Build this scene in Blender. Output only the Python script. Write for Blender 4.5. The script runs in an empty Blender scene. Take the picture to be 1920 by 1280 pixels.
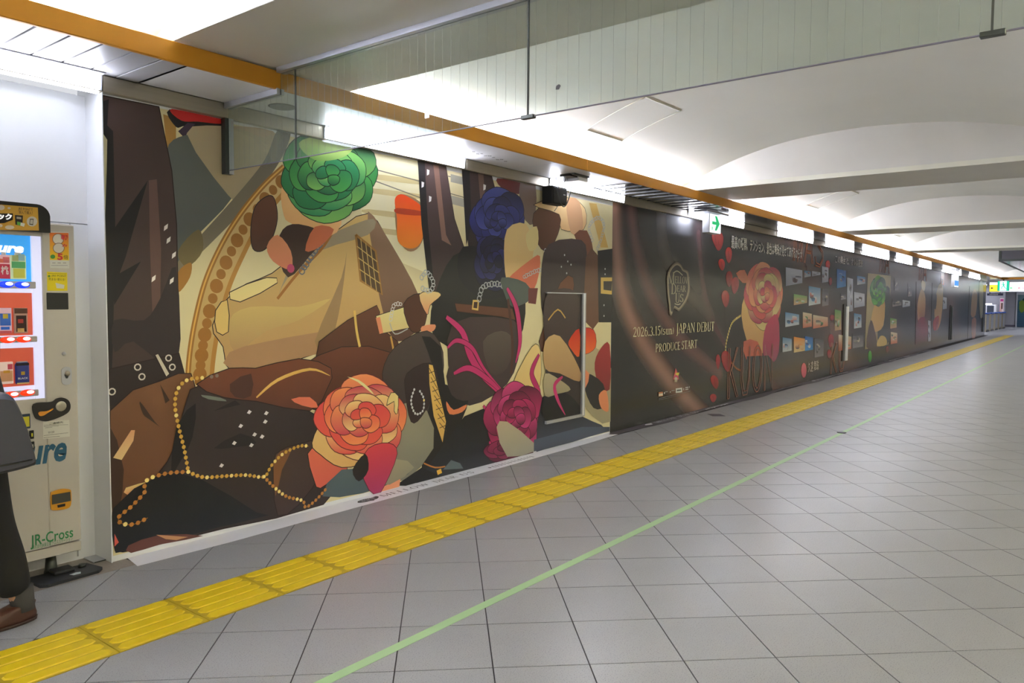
import bpy, bmesh, math, random
import numpy as np
from mathutils import Vector, Matrix
from mathutils.geometry import tessellate_polygon
random.seed(7)
SC = bpy.context.scene
COL = SC.collection
pi = math.pi

# ------------------------------------------------------------ camera, world, exposure
H, D = 1.45, 4.259                       # eye height, distance from the mural wall (wall plane is Y = 0, corridor runs along +X)
F, PITCH, ROLL, YAW = 1419.32, .0524, .0062, .6592
_cp, _sp = math.cos(PITCH), math.sin(PITCH)
FW = np.array([math.cos(YAW)*_cp, math.sin(YAW)*_cp, -_sp])
RT = np.array([math.sin(YAW), -math.cos(YAW), 0.])
UP = np.cross(RT, FW)
RT, UP = math.cos(ROLL)*RT+math.sin(ROLL)*UP, -math.sin(ROLL)*RT+math.cos(ROLL)*UP
CAM = np.array([0., -D, H])
cd = bpy.data.cameras.new('camera'); cam = bpy.data.objects.new('camera', cd); COL.objects.link(cam)
cd.lens = 36*F/1920; cd.sensor_width = 36; cd.clip_start = .05; cd.clip_end = 300
cam.matrix_world = Matrix(((RT[0], UP[0], -FW[0], CAM[0]), (RT[1], UP[1], -FW[1], CAM[1]), (RT[2], UP[2], -FW[2], CAM[2]), (0, 0, 0, 1)))
SC.camera = cam
W_ = bpy.data.worlds.new('world'); SC.world = W_; W_.use_nodes = True
W_.node_tree.nodes['Background'].inputs[0].default_value = (.93, .95, 1, 1)
W_.node_tree.nodes['Background'].inputs[1].default_value = .3
SC.view_settings.view_transform = 'Standard'; SC.view_settings.look = 'None'
SC.view_settings.exposure = 1.37; SC.view_settings.gamma = 1; SC.view_settings.use_curve_mapping = False
E_COVE, E_STRIP, E_RIGHT, E_FAR = 56., 23., 53., 6.
SC.cycles.max_bounces = 8; SC.cycles.diffuse_bounces = 5

def ray(u, v): return FW+(u-960)/F*RT-(v-640)/F*UP
def onY(u, v, y=0.):                      # photo measurement -> point on a plane parallel to the wall
    d = ray(u, v); t = (y-CAM[1])/d[1]; return CAM+t*d
def onZ(u, v, z=0.):
    d = ray(u, v); t = (z-CAM[2])/d[2]; return CAM+t*d
def onX(u, v, x):
    d = ray(u, v); t = (x-CAM[0])/d[0]; return CAM+t*d
def proj(P):
    X = np.asarray(P, float)-CAM; z = X@FW; return 960+F*(X@RT)/z, 640-F*(X@UP)/z, z

# ------------------------------------------------------------ materials
def lin(c):
    c = c/255.; return c/12.92 if c <= .04045 else ((c+.055)/1.055)**2.4
def rgb(r, g, b, k=1.): return (min(lin(r)*k, 1), min(lin(g)*k, 1), min(lin(b)*k, 1), 1)
MATS = {}
def mat(name, col=(200, 200, 200), rough=.5, metal=0., emit=None, es=1., noise=0., nscale=8., bump=0., bscale=60., spec=.5, rand=0., attr=None, k=1., stretch=None):
    if name in MATS: return MATS[name]
    m = bpy.data.materials.new(name); m.use_nodes = True; nt = m.node_tree; N = nt.nodes; L = nt.links
    b = N['Principled BSDF']; c = rgb(*col, k)
    b.inputs['Base Color'].default_value = c; b.inputs['Roughness'].default_value = rough; b.inputs['Metallic'].default_value = metal
    b.inputs['Specular IOR Level'].default_value = spec
    out = None
    if attr:
        a = N.new('ShaderNodeAttribute'); a.attribute_name = attr; out = a.outputs['Color']
    tc = N.new('ShaderNodeTexCoord'); src = tc.outputs['Object']
    if stretch:
        mp = N.new('ShaderNodeMapping'); mp.inputs['Scale'].default_value = stretch; L.new(src, mp.inputs['Vector']); src = mp.outputs['Vector']
    if noise or not attr:
        nz = N.new('ShaderNodeTexNoise'); nz.inputs['Scale'].default_value = nscale; nz.inputs['Detail'].default_value = 4; L.new(src, nz.inputs['Vector'])
        mr = N.new('ShaderNodeMapRange'); mr.inputs[1].default_value = .2; mr.inputs[2].default_value = .8
        mr.inputs[3].default_value = 1-max(noise, .01); mr.inputs[4].default_value = 1+max(noise, .01); L.new(nz.outputs['Fac'], mr.inputs[0])
        val = mr.outputs[0]
        if rand:
            oi = N.new('ShaderNodeObjectInfo'); r2 = N.new('ShaderNodeMapRange'); r2.inputs[3].default_value = 1-rand; r2.inputs[4].default_value = 1+rand
            L.new(oi.outputs['Random'], r2.inputs[0]); mu = N.new('ShaderNodeMath'); mu.operation = 'MULTIPLY'; L.new(val, mu.inputs[0]); L.new(r2.outputs[0], mu.inputs[1]); val = mu.outputs[0]
        mx = N.new('ShaderNodeVectorMath'); mx.operation = 'SCALE'
        if out: L.new(out, mx.inputs[0])
        else: mx.inputs[0].default_value = c[:3]
        L.new(val, mx.inputs['Scale']); out = mx.outputs[0]
    if out: L.new(out, b.inputs['Base Color'])
    if bump:
        n2 = N.new('ShaderNodeTexNoise'); n2.inputs['Scale'].default_value = bscale; n2.inputs['Detail'].default_value = 3; L.new(src, n2.inputs['Vector'])
        bp = N.new('ShaderNodeBump'); bp.inputs['Strength'].default_value = bump; bp.inputs['Distance'].default_value = .004
        L.new(n2.outputs['Fac'], bp.inputs['Height']); L.new(bp.outputs[0], b.inputs['Normal'])
    if emit:
        b.inputs['Emission Color'].default_value = rgb(*emit); b.inputs['Emission Strength'].default_value = es
        if attr: L.new(out, b.inputs['Emission Color'])
    MATS[name] = m
    return m

def tile_mat():
    m = mat('terrazzo', (152, 153, 157), .33, noise=.035, nscale=2.2, rand=.03, bump=.05, bscale=35)
    nt = m.node_tree; N = nt.nodes; L = nt.links; b = N['Principled BSDF']
    tc = N.new('ShaderNodeNewGeometry')
    vo = N.new('ShaderNodeTexNoise'); vo.inputs['Scale'].default_value = 210; vo.inputs['Detail'].default_value = 2; L.new(tc.outputs['Position'], vo.inputs['Vector'])
    r = N.new('ShaderNodeValToRGB'); e = r.color_ramp.elements
    e[0].position = .3; e[0].color = (.45, .45, .45, 1); e[1].position = .42; e[1].color = (1, 1, 1, 1)
    x = e.new(.62); x.color = (1, 1, 1, 1); x = e.new(.72); x.color = (1.16, 1.15, 1.1, 1)
    L.new(vo.outputs['Fac'], r.inputs[0])
    mx = N.new('ShaderNodeMix'); mx.data_type = 'RGBA'; mx.blend_type = 'MULTIPLY'; mx.inputs[0].default_value = 1
    old = b.inputs['Base Color'].links[0].from_socket
    L.new(old, mx.inputs[6]); L.new(r.outputs[0], mx.inputs[7]); L.new(mx.outputs[2], b.inputs['Base Color'])
    # polish worn unevenly
    nz = N.new('ShaderNodeTexNoise'); nz.inputs['Scale'].default_value = 1.1; nz.inputs['Detail'].default_value = 3; L.new(tc.outputs['Position'], nz.inputs['Vector'])
    mr = N.new('ShaderNodeMapRange'); mr.inputs[1].default_value = .2; mr.inputs[2].default_value = .8; mr.inputs[3].default_value = .285; mr.inputs[4].default_value = .36
    L.new(nz.outputs['Fac'], mr.inputs[0]); L.new(mr.outputs[0], b.inputs['Roughness'])
    return m
M_TILE = tile_mat(); M_TILE.node_tree.nodes['Principled BSDF'].inputs['Specular IOR Level'].default_value = .42
M_GROUT = mat('grout', (62, 58, 62), .8)
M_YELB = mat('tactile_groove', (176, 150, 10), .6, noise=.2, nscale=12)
M_YEL = mat('tactile_yellow', (214, 184, 8), .45, noise=.1, nscale=9, bump=.1, bscale=80)
M_WALLW = mat('white_enamel', (240, 242, 247), .28)
M_CEIL = mat('vault_plaster', (214, 213, 204), .7, noise=.035, nscale=1.3, bump=.06, bscale=25)
M_BEAM = mat('beam_paint', (212, 209, 203), .38, noise=.04, nscale=3)
M_FACE = mat('beam_face', (224, 222, 208), .7, noise=.06, nscale=3, bump=.15, bscale=18)
M_STAIN = mat('soot_stain', (92, 88, 78), .8, noise=.3, nscale=20)
M_ORANGE = mat('orange_fascia', (200, 138, 44), .5, spec=.2, noise=.03, nscale=3)
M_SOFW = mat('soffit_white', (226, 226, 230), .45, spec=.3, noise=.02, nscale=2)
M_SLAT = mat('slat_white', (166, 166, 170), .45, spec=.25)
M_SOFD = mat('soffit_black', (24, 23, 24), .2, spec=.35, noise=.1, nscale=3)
M_STEEL = mat('stainless', (176, 168, 152), .3, metal=.85, noise=.05, nscale=2, stretch=(.4, 4, 30))
M_ALU = mat('aluminium', (188, 190, 198), .35, metal=.6)
M_DARKM = mat('dark_metal', (70, 74, 72), .4, metal=.5)
M_GLOW = mat('tube_white', (240, 242, 250), .4, emit=(236, 240, 255), es=E_COVE)
M_GLOW2 = mat('diffuser_white', (240, 242, 250), .4, emit=(238, 241, 255), es=E_STRIP)
M_GLOW3 = mat('added_alcove_glow', (240, 242, 250), .4, emit=(232, 238, 255), es=E_STRIP*.34)  # for the glow added above the vending alcove
M_GLOWR = mat('tube_warm', (250, 240, 200), .4, emit=(255, 248, 214), es=E_RIGHT)
M_GLOWF = mat('concourse_panel', (245, 246, 250), .4, emit=(240, 242, 255), es=E_FAR)
M_PRINT = mat('mural_film', rough=.33, attr='Col', spec=.4)
M_PRINTD = mat('dark_mural_film', rough=.26, attr='Col', spec=.45)
M_PAPER = mat('print_paper', rough=.5, attr='Col', spec=.3)
M_WTAPE = mat('white_floor_film', (243, 244, 252), .4)
M_DTAPE = mat('dark_floor_film', (72, 64, 78), .35)
M_GREEN = mat('green_tape', (160, 196, 142), .45)
M_INK = mat('floor_ink', (96, 92, 108), .5)
M_GRAN = mat('granite', (142, 132, 124), .4, noise=.16, nscale=60, bump=.05)
M_BLACK = mat('black_plastic', (26, 26, 27), .35)
M_RUB = mat('black_rubber', (44, 46, 52), .55, bump=.2, bscale=40)
M_VM = mat('machine_body', (196, 190, 182), .35)
M_CREAM = mat('cream_ink', (206, 196, 160), .5, k=1.25)

def glass_mat(name, tint=(.9, .95, .93), haze=.07, hc=(190, 195, 185)):
    m = bpy.data.materials.new(name); m.use_nodes = True; nt = m.node_tree; N = nt.nodes; L = nt.links
    for n in list(N): N.remove(n)
    o = N.new('ShaderNodeOutputMaterial'); t = N.new('ShaderNodeBsdfTransparent'); t.inputs[0].default_value = (*tint, 1)
    g = N.new('ShaderNodeBsdfGlossy'); g.inputs['Roughness'].default_value = .03
    d = N.new('ShaderNodeBsdfDiffuse'); d.inputs[0].default_value = rgb(*hc)
    lw = N.new('ShaderNodeLayerWeight'); lw.inputs[0].default_value = .5; pw = N.new('ShaderNodeMath'); pw.operation = 'POWER'; pw.inputs[1].default_value = 4; L.new(lw.outputs['Facing'], pw.inputs[0]); fr = N.new('ShaderNodeMath'); fr.operation = 'MULTIPLY_ADD'; fr.inputs[1].default_value = .5; fr.inputs[2].default_value = .025; L.new(pw.outputs[0], fr.inputs[0])
    m1 = N.new('ShaderNodeMixShader'); m1.inputs[0].default_value = haze; L.new(t.outputs[0], m1.inputs[1]); L.new(d.outputs[0], m1.inputs[2])
    m2 = N.new('ShaderNodeMixShader'); L.new(fr.outputs[0], m2.inputs[0]); L.new(m1.outputs[0], m2.inputs[1]); L.new(g.outputs[0], m2.inputs[2])
    L.new(m2.outputs[0], o.inputs[0]); return m
M_GLASS = glass_mat('smoke_screen_glass', (.88, .92, .89), .085, (196, 204, 190))
M_PANE = glass_mat('clear_pane', (.97, .98, .98), .01)

# ------------------------------------------------------------ geometry helpers
class MB:
    def __init__(s): s.v = []; s.f = []; s.c = []; s.sm = set()
    def add(s, vs, fs, col=None, smooth=False):
        o = len(s.v); s.v += [tuple(map(float, p)) for p in vs]
        if col is not None: s.c += [col]*len(vs) if not isinstance(col, list) else col
        for f in fs:
            if smooth: s.sm.add(len(s.f))
            s.f.append([o+i for i in f])
        return s
    def box(s, x0, x1, y0, y1, z0, z1, col=None):
        return s.add([(x0, y0, z0), (x1, y0, z0), (x1, y1, z0), (x0, y1, z0), (x0, y0, z1), (x1, y0, z1), (x1, y1, z1), (x0, y1, z1)],
                     [(0, 3, 2, 1), (4, 5, 6, 7), (0, 1, 5, 4), (1, 2, 6, 5), (2, 3, 7, 6), (3, 0, 4, 7)], col)
    def bbox(s, x0, x1, y0, y1, z0, z1, r=.01, seg=2, smooth=True):
        bm = bmesh.new(); bmesh.ops.create_cube(bm, size=1)
        for v in bm.verts: v.co = ((x0+x1)/2+v.co.x*(x1-x0), (y0+y1)/2+v.co.y*(y1-y0), (z0+z1)/2+v.co.z*(z1-z0))
        bmesh.ops.bevel(bm, geom=bm.edges[:], offset=r, segments=seg, profile=.5, affect='EDGES')
        bm.verts.index_update()
        s.add([v.co for v in bm.verts], [[v.index for v in f.verts] for f in bm.faces]); bm.free(); return s
    def tube(s, pts, r, n=8, cap=True):
        pts = [Vector(p) for p in pts]; rs = r if isinstance(r, (list, tuple)) else [r]*len(pts); vs = []; fs = []
        a = None
        for i, p in enumerate(pts):
            t = (pts[min(i+1, len(pts)-1)]-pts[max(i-1, 0)]).normalized()
            if a is None: a = t.orthogonal().normalized()
            else: a = (a-t*a.dot(t)).normalized()
            b = t.cross(a)
            for k in range(n): vs.append(p+(a*math.cos(2*pi*k/n)+b*math.sin(2*pi*k/n))*rs[i])
        for i in range(len(pts)-1):
            for k in range(n): fs.append((i*n+k, i*n+(k+1) % n, (i+1)*n+(k+1) % n, (i+1)*n+k))
        s.add(vs, fs, smooth=True)
        if cap:
            o = len(s.v)-len(vs)
            s.f.append([o+k for k in range(n)][::-1]); s.f.append([o+(len(pts)-1)*n+k for k in range(n)])
        return s
    def rings(s, rg, n=20, cap=True):            # loft of (cx,cy,cz,rx,ry)
        vs = []; fs = []
        for (cx, cy, cz, rx, ry) in rg:
            for k in range(n): vs.append((cx+rx*math.cos(2*pi*k/n), cy+ry*math.sin(2*pi*k/n), cz))
        for i in range(len(rg)-1):
            for k in range(n): fs.append((i*n+k, i*n+(k+1) % n, (i+1)*n+(k+1) % n, (i+1)*n+k))
        s.add(vs, fs, smooth=True); o = len(s.v)-len(vs)
        if cap: s.f.append([o+k for k in range(n)][::-1]); s.f.append([o+(len(rg)-1)*n+k for k in range(n)])
        return s
    def prism(s, pts, a, b, axis='Y'):           # outline (p,q) extruded between a and b along axis
        def P(p, q, t): return {'Y': (p, t, q), 'Z': (p, q, t), 'X': (t, p, q)}[axis]
        n = len(pts); tri = tessellate_polygon([[Vector((p, q, 0)) for p, q in pts]])
        vs = [P(p, q, a) for p, q in pts]+[P(p, q, b) for p, q in pts]
        s.add(vs, [tuple(t) for t in tri]+[(t[2]+n, t[1]+n, t[0]+n) for t in tri]+[(i, (i+1) % n, (i+1) % n+n, i+n) for i in range(n)]); return s
    def ball(s, c, r, n=10, sc=(1, 1, 1)):
        vs = []; fs = []
        for i in range(n//2+1):
            th = pi*i/(n//2)
            for k in range(n): vs.append((c[0]+sc[0]*r*math.sin(th)*math.cos(2*pi*k/n), c[1]+sc[1]*r*math.sin(th)*math.sin(2*pi*k/n), c[2]+sc[2]*r*math.cos(th)))
        for i in range(n//2):
            for k in range(n): fs.append((i*n+k, (i+1)*n+k, (i+1)*n+(k+1) % n, i*n+(k+1) % n))
        return s.add(vs, fs, smooth=True)
    def mesh(s, name, off=(0, 0, 0)):
        me = bpy.data.meshes.new(name)
        ox, oy, oz = off
        me.from_pydata([(x-ox, y-oy, z-oz) for x, y, z in s.v], [], s.f)
        if s.sm:
            for i in s.sm: me.polygons[i].use_smooth = True
        if s.c:
            a = me.color_attributes.new('Col', 'FLOAT_COLOR', 'POINT')
            a.data.foreach_set('color', np.array(s.c, dtype=np.float32).ravel())
        me.update(); return me

def tag(o, label=None, cat=None, group=None, kind=None):
    if label: o['label'] = label
    if cat: o['category'] = cat
    if group: o['group'] = group
    if kind: o['kind'] = kind
    return o
def thing(name, label, cat, loc, group=None):
    o = bpy.data.objects.new(name, None); COL.objects.link(o); o.location = loc; o.empty_display_size = .1
    return tag(o, label, cat, group)
def base(o):
    while o.parent: o = o.parent
    return o.location
def part(name, mb, m, parent=None, label=None, kind=None):
    me = mb if isinstance(mb, bpy.types.Mesh) else mb.mesh(name, base(parent) if parent else (0, 0, 0))
    if not me.materials: me.materials.append(m)
    o = bpy.data.objects.new(name, me); COL.objects.link(o)
    if parent: o.parent = parent
    return tag(o, label, kind=kind)
def struct(name, mb=None, m=None, label=None, loc=(0, 0, 0)):
    if mb is None: o = bpy.data.objects.new(name, None); COL.objects.link(o); o.location = loc
    else: o = part(name, mb, m)
    return tag(o, label, kind='structure')
def copytree(o, dloc, parent=None):
    c = o.copy(); COL.objects.link(c)
    if parent: c.parent = parent
    else: c.location = o.location+Vector(dloc)
    for ch in list(o.children): copytree(ch, dloc, c)
    return c

# ------------------------------------------------------------ lettering
_tc = {}
def text2d(s, italic=0., bold=0.):
    key = (s, italic, bold)
    if key in _tc: return _tc[key]
    cu = bpy.data.curves.new('txt', 'FONT'); cu.body = s; cu.shear = italic; cu.offset = bold; cu.resolution_u = 3
    o = bpy.data.objects.new('txt', cu); COL.objects.link(o)
    bpy.context.view_layer.update()
    me = bpy.data.meshes.new_from_object(o.evaluated_get(bpy.context.evaluated_depsgraph_get()))
    V = np.array([v.co[:2] for v in me.vertices]) if len(me.vertices) else np.zeros((1, 2))
    Fc = [list(p.vertices) for p in me.polygons]
    bpy.data.objects.remove(o); bpy.data.curves.remove(cu); bpy.data.meshes.remove(me)
    _tc[key] = (V, Fc); return _tc[key]
TH, TN = .135, .05
def _line(x0, y0, x1, y1, w):
    return [[(x0-w/2, y0), (x0+w/2, y0), (x1+w/2, y1), (x1-w/2, y1)]]
def _bar(x0, x1, y, h=TN): return [[(x0, y-h/2), (x1, y-h/2), (x1, y+h/2), (x0, y+h/2)]]
def _sf(x, y, w=.1): return _bar(x-w, x+w, y, .045)
def _arc(cx, cy, rx, ry, a0, a1, th=TH, tn=TN, n=20):
    q = []
    P = []
    for i in range(n+1):
        a = math.radians(a0+(a1-a0)*i/n); t = tn+(th-tn)*abs(math.cos(a))
        P.append(((cx+rx*math.cos(a), cy+ry*math.sin(a)), (cx+(rx-t)*math.cos(a), cy+(ry-t*.8)*math.sin(a))))
    for i in range(n): q.append([P[i][0], P[i+1][0], P[i+1][1], P[i][1]])
    return q
def _stem(x, y0=0, y1=1, w=TH, top=True, bot=True):
    r = _line(x, y0, x, y1, w)
    if bot: r += _sf(x, y0+.022, w/2+.07)
    if top: r += _sf(x, y1-.022, w/2+.07)
    return r
def glyph(c):
    if c == 'M': return .98, _stem(.12, w=TN)+_line(.49, 0, .14, 1, TH)+_line(.49, 0, .82, 1, TN)+_stem(.84)
    if c == 'E': return .62, _stem(.16)+_bar(.16, .56, .975)+_bar(.16, .47, .52)+_bar(.16, .58, .025)+_line(.56, .86, .56, 1, .035)+_line(.58, 0, .58, .15, .035)+_line(.47, .44, .47, .6, .035)
    if c == 'L': return .58, _stem(.16)+_bar(.16, .55, .025)+_line(.55, 0, .55, .17, .035)
    if c == 'O': return .84, _arc(.42, .5, .38, .52, 0, 360)
    if c == 'W': return 1.12, _line(.34, 0, .1, 1, TH)+_line(.34, 0, .56, 1, TN)+_line(.76, 0, .54, 1, TH)+_line(.76, 0, 1.0, 1, TN)+_sf(.1, .98)+_sf(.55, .98, .12)+_sf(1.0, .98)
    if c == 'D': return .82, _stem(.16)+_arc(.3, .5, .46, .5, -90, 90)+_bar(.16, .31, .98)+_bar(.16, .31, .02)
    if c == 'A': return .78, _line(.08, 0, .38, 1, TN)+_line(.68, 0, .38, 1, TH)+_bar(.18, .58, .34)+_sf(.08, .022)+_sf(.68, .022, .13)
    if c == 'R': return .76, _stem(.16)+_arc(.3, .74, .28, .26, -90, 90)+_bar(.16, .31, .98)+_bar(.16, .31, .49)+_line(.68, 0, .34, .5, TH)+_sf(.7, .022, .07)
    if c == 'U': return .82, _stem(.17, .3, 1, bot=False)+_stem(.65, .3, 1, TN, bot=False)+_arc(.4, .32, .295, .34, 180, 360, TH*.75)
    if c == 'S': return .58, _arc(.28, .74, .22, .27, 20, 270, .11)+_arc(.28, .27, .24, .28, 90, -160, .12)+_line(.49, .76, .49, .97, .03)+_line(.05, .03, .05, .26, .03)
    if c == 'J': return .42, _stem(.24, -.02, 1, bot=False)+_arc(.1, 0, .21, .26, 0, -110, .12)
    if c == 'P': return .68, _stem(.16)+_arc(.3, .72, .3, .28, -90, 90)+_bar(.16, .31, .98)+_bar(.16, .31, .45)
    if c == 'N': return .86, _stem(.12, w=TN)+_line(.72, 0, .14, 1, TH)+_stem(.74, w=TN, bot=False)
    if c == 'B': return .68, _stem(.16)+_arc(.28, .75, .26, .25, -90, 90)+_arc(.28, .26, .32, .26, -90, 90)+_bar(.16, .3, .98)+_bar(.16, .3, .51)+_bar(.16, .3, .02)
    if c == 'T': return .7, _stem(.35, top=False)+_bar(.04, .66, .975)+_line(.04, .82, .04, 1, .035)+_line(.66, .82, .66, 1, .035)
    if c == 'C': return .74, _arc(.42, .5, .38, .52, 45, 315)+_line(.69, .74, .69, 1, .03)
    if c == 'K': return .78, _stem(.16)+_line(.2, .45, .62, 1, TN)+_line(.7, 0, .34, .58, TH)+_sf(.62, .98)+_sf(.7, .022, .1)
    if c == 'I': return .34, _stem(.17)
    if c == '0': return .56, _arc(.27, .48, .24, .5, 0, 360, .1)
    if c == '1': return .42, _stem(.22, w=.11, top=False)+_line(.08, .82, .22, .97, .05)
    if c == '2': return .55, _arc(.26, .7, .22, .28, 160, -20, .1)+_line(.05, .04, .42, .6, .08)+_bar(.04, .5, .05, .1)
    if c == '3': return .53, _arc(.23, .72, .21, .25, 150, -90, .1)+_arc(.23, .24, .25, .26, 90, -150, .11)
    if c == '5': return .53, _arc(.22, .3, .26, .32, 110, -140, .11)+_line(.12, .56, .12, .98, .05)+_bar(.1, .46, .94, .09)
    if c == '6': return .56, _arc(.27, .3, .24, .32, 0, 360, .1)+_arc(.42, .34, .38, .64, 180, 100, .1)
    if c == '.': return .24, [[(.06, 0), (.18, 0), (.18, .13), (.06, .13)]]
    if c == '(': return .26, _arc(.3, .4, .24, .5, 125, 235, .07, .02)
    if c == ')': return .26, _arc(-.04, .4, .24, .5, 55, -55, .07, .02)
    if c == 's': return .46, _arc(.22, .5, .17, .19, 20, 270, .09)+_arc(.22, .2, .19, .21, 90, -160, .1)
    if c == 'u': return .6, _stem(.14, .2, .66, .11, bot=False)+_stem(.44, 0, .66, .11)+_arc(.29, .2, .2, .22, 180, 330, .1)
    if c == 'n': return .6, _stem(.14, 0, .66, .11)+_stem(.46, 0, .42, .11, top=False)+_arc(.32, .42, .195, .24, 0, 160, .1)
    return .34, []
_gc = {}
def serif2d(s, sp=.02):
    V = []; Fc = []; x = 0.
    for c in s:
        if c not in _gc: _gc[c] = glyph(c)
        a, polys = _gc[c]
        for p in polys:
            o = len(V); V += [(px+x, py) for px, py in p]; Fc.append([o+i for i in range(len(p))])
        x += a+sp
    return np.array(V), Fc
def put2d(mb, VF, place, x0, x1, y0, y1, col=None, t=0., keep=False):
    V, Fc = VF; lo = V.min(0); hi = V.max(0); w = np.maximum(hi-lo, 1e-6)
    if keep: y0, y1 = y0+(y1-y0)*(lo[1]), y0+(y1-y0)*hi[1]      # cap height spans y0..y1
    Q = [place(x0+(p[0]-lo[0])/w[0]*(x1-x0), y0+(p[1]-lo[1])/w[1]*(y1-y0), t) for p in V]
    mb.add(Q, Fc, col)
def onwall(y): return lambda a, b, t: (a, y-t, b)
def onfloor(z): return lambda a, b, t: (a, b, z+t)

# ------------------------------------------------------------ printed pictures
def smooth(pts, n=5, closed=True):
    out = []; N = len(pts)
    for i in range(N if closed else N-1):
        g = (lambda j: pts[j % N]) if closed else (lambda j: pts[max(0, min(N-1, j))])
        p0, p1, p2, p3 = g(i-1), g(i), g(i+1), g(i+2)
        for k in range(n):
            t = k/n
            out.append(tuple(.5*((2*b)+(-a+c)*t+(2*a-5*b+4*c-d)*t*t+(-a+3*b-3*c+d)*t**3) for a, b, c, d in zip(p0, p1, p2, p3)))
    if not closed: out.append(pts[-1])
    return out
class Print:
    """flat picture on a plane Y = y: filled shapes layered a tenth of a millimetre apart, colour per vertex"""
    def __init__(s, y, k=1.15, step=.00001, lim=None): s.mb = MB(); s.y = y; s.t = 0.; s.k = k; s.step = step; s.lim = lim
    def W(s, p):
        q = onY(p[0], p[1], s.y); L = s.lim
        return (min(max(q[0], L[0]), L[1]), min(max(q[2], L[2]), L[3])) if L else (q[0], q[2])
    def fill(s, pts, c, c2=None, world=False, sm=0, line=None, lw=.006):
        if sm: pts = smooth(pts, sm)
        Q = pts if world else [s.W(p) for p in pts]
        tri = tessellate_polygon([[Vector((a, b, 0)) for a, b in Q]])
        s.t += s.step
        if c2 is None: cols = [rgb(*c, s.k)]*len(Q)
        else:                                        # colour grades from the top of the shape to its foot
            zs = [q[1] for q in Q]; lo, hi = min(zs), max(zs); A = rgb(*c, s.k); B = rgb(*c2, s.k)
            cols = [tuple(B[i]+(A[i]-B[i])*((z-lo)/(hi-lo+1e-9)) for i in range(4)) for z in zs]
        s.mb.add([(a, s.y-s.t, b) for a, b in Q], [tuple(t) for t in tri], cols)
        if line: s.stroke(Q+[Q[0]], lw, line, world=True)
    def stroke(s, pts, w, c, world=False, sm=0, taper=False):
        if sm: pts = smooth(pts, sm, False)
        Q = [Vector(p) for p in (pts if world else [s.W(p) for p in pts])]
        s.t += s.step; L = []; n = len(Q)
        for i, q in enumerate(Q):
            d = (Q[min(i+1, n-1)]-Q[max(i-1, 0)]); d = d.normalized() if d.length > 1e-9 else Vector((1, 0))
            nn = Vector((-d.y, d.x))*w/2
            if taper: nn *= .15+.85*math.sin(pi*min(1, .12+i/(n-1)*.88))
            L.append((q+nn, q-nn))
        vs = [(p.x, s.y-s.t, p.y) for a in L for p in a]
        s.mb.add(vs, [(2*i, 2*i+2, 2*i+3, 2*i+1) for i in range(n-1)], [rgb(*c, s.k)]*len(vs))
    def ell(s, cx, cy, rx, ry, c, n=14, line=None, c2=None, lw=.005):
        s.fill([(cx+rx*math.cos(2*pi*i/n), cy+ry*math.sin(2*pi*i/n)) for i in range(n)], c, c2, line=line, lw=lw)
    def dot(s, p, r, c, n=10, hold=False):
        x, z = s.W(p) if len(p) == 2 else p[:2]
        if hold: s.t -= s.step
        s.fill([(x+r*math.cos(2*pi*i/n), z+r*math.sin(2*pi*i/n)) for i in range(n)], c, world=True)
    def beads(s, pts, r, gap, c, c2=None, sm=6):
        Q = [Vector(s.W(p)) for p in smooth(pts, sm, False)]; s.stroke([tuple(q) for q in Q], r*.4, c2 or c, world=True); s.t += s.step
        acc = 0.
        for a, b in zip(Q, Q[1:]):
            d = (b-a).length
            while acc < d:
                q = a+(b-a)*(acc/d); s.dot((q.x, q.y, 0), r, c if random.random() < .75 else (222, 204, 130), 8, hold=True); acc += gap
            acc -= d
    def links(s, pts, r, gap, c, sm=6):
        Q = [Vector(s.W(p)) for p in smooth(pts, sm, False)]; acc = 0.; k = 0
        for a, b in zip(Q, Q[1:]):
            d = (b-a).length
            while acc < d:
                q = a+(b-a)*(acc/d); s.stroke([(q.x+r*math.cos(i*pi/5), q.y+r*(.7 if k % 2 else 1)*math.sin(i*pi/5)) for i in range(11)], r*.4, c, world=True); acc += gap; k += 1
            acc -= d
    def rosette(s, cx, cy, rx, ry, cols, seed=0, rings=4, line=(40, 26, 26)):
        """a loose flower of overlapping petals"""
        R = random.Random(seed)
        for j in range(rings):
            q = 1-j/(rings+.4); n = 8-j
            for i in range(n):
                a = 2*pi*i/n+j*.55+R.uniform(-.18, .18); w = .62*q*R.uniform(.85, 1.15); l = q*R.uniform(.92, 1.1)
                P = [(0, 0), (.35*l, -.75*w), (.75*l, -.8*w), (l, -.1*w), (.8*l, .7*w), (.35*l, .7*w)]
                P = [(cx+rx*(x*math.cos(a)-y*math.sin(a)), cy+ry*(x*math.sin(a)+y*math.cos(a))) for x, y in P]
                s.fill(P, cols[(i+j*2) % len(cols)], cols[(i+j*2+1) % len(cols)], sm=4, line=line, lw=.006)

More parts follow.
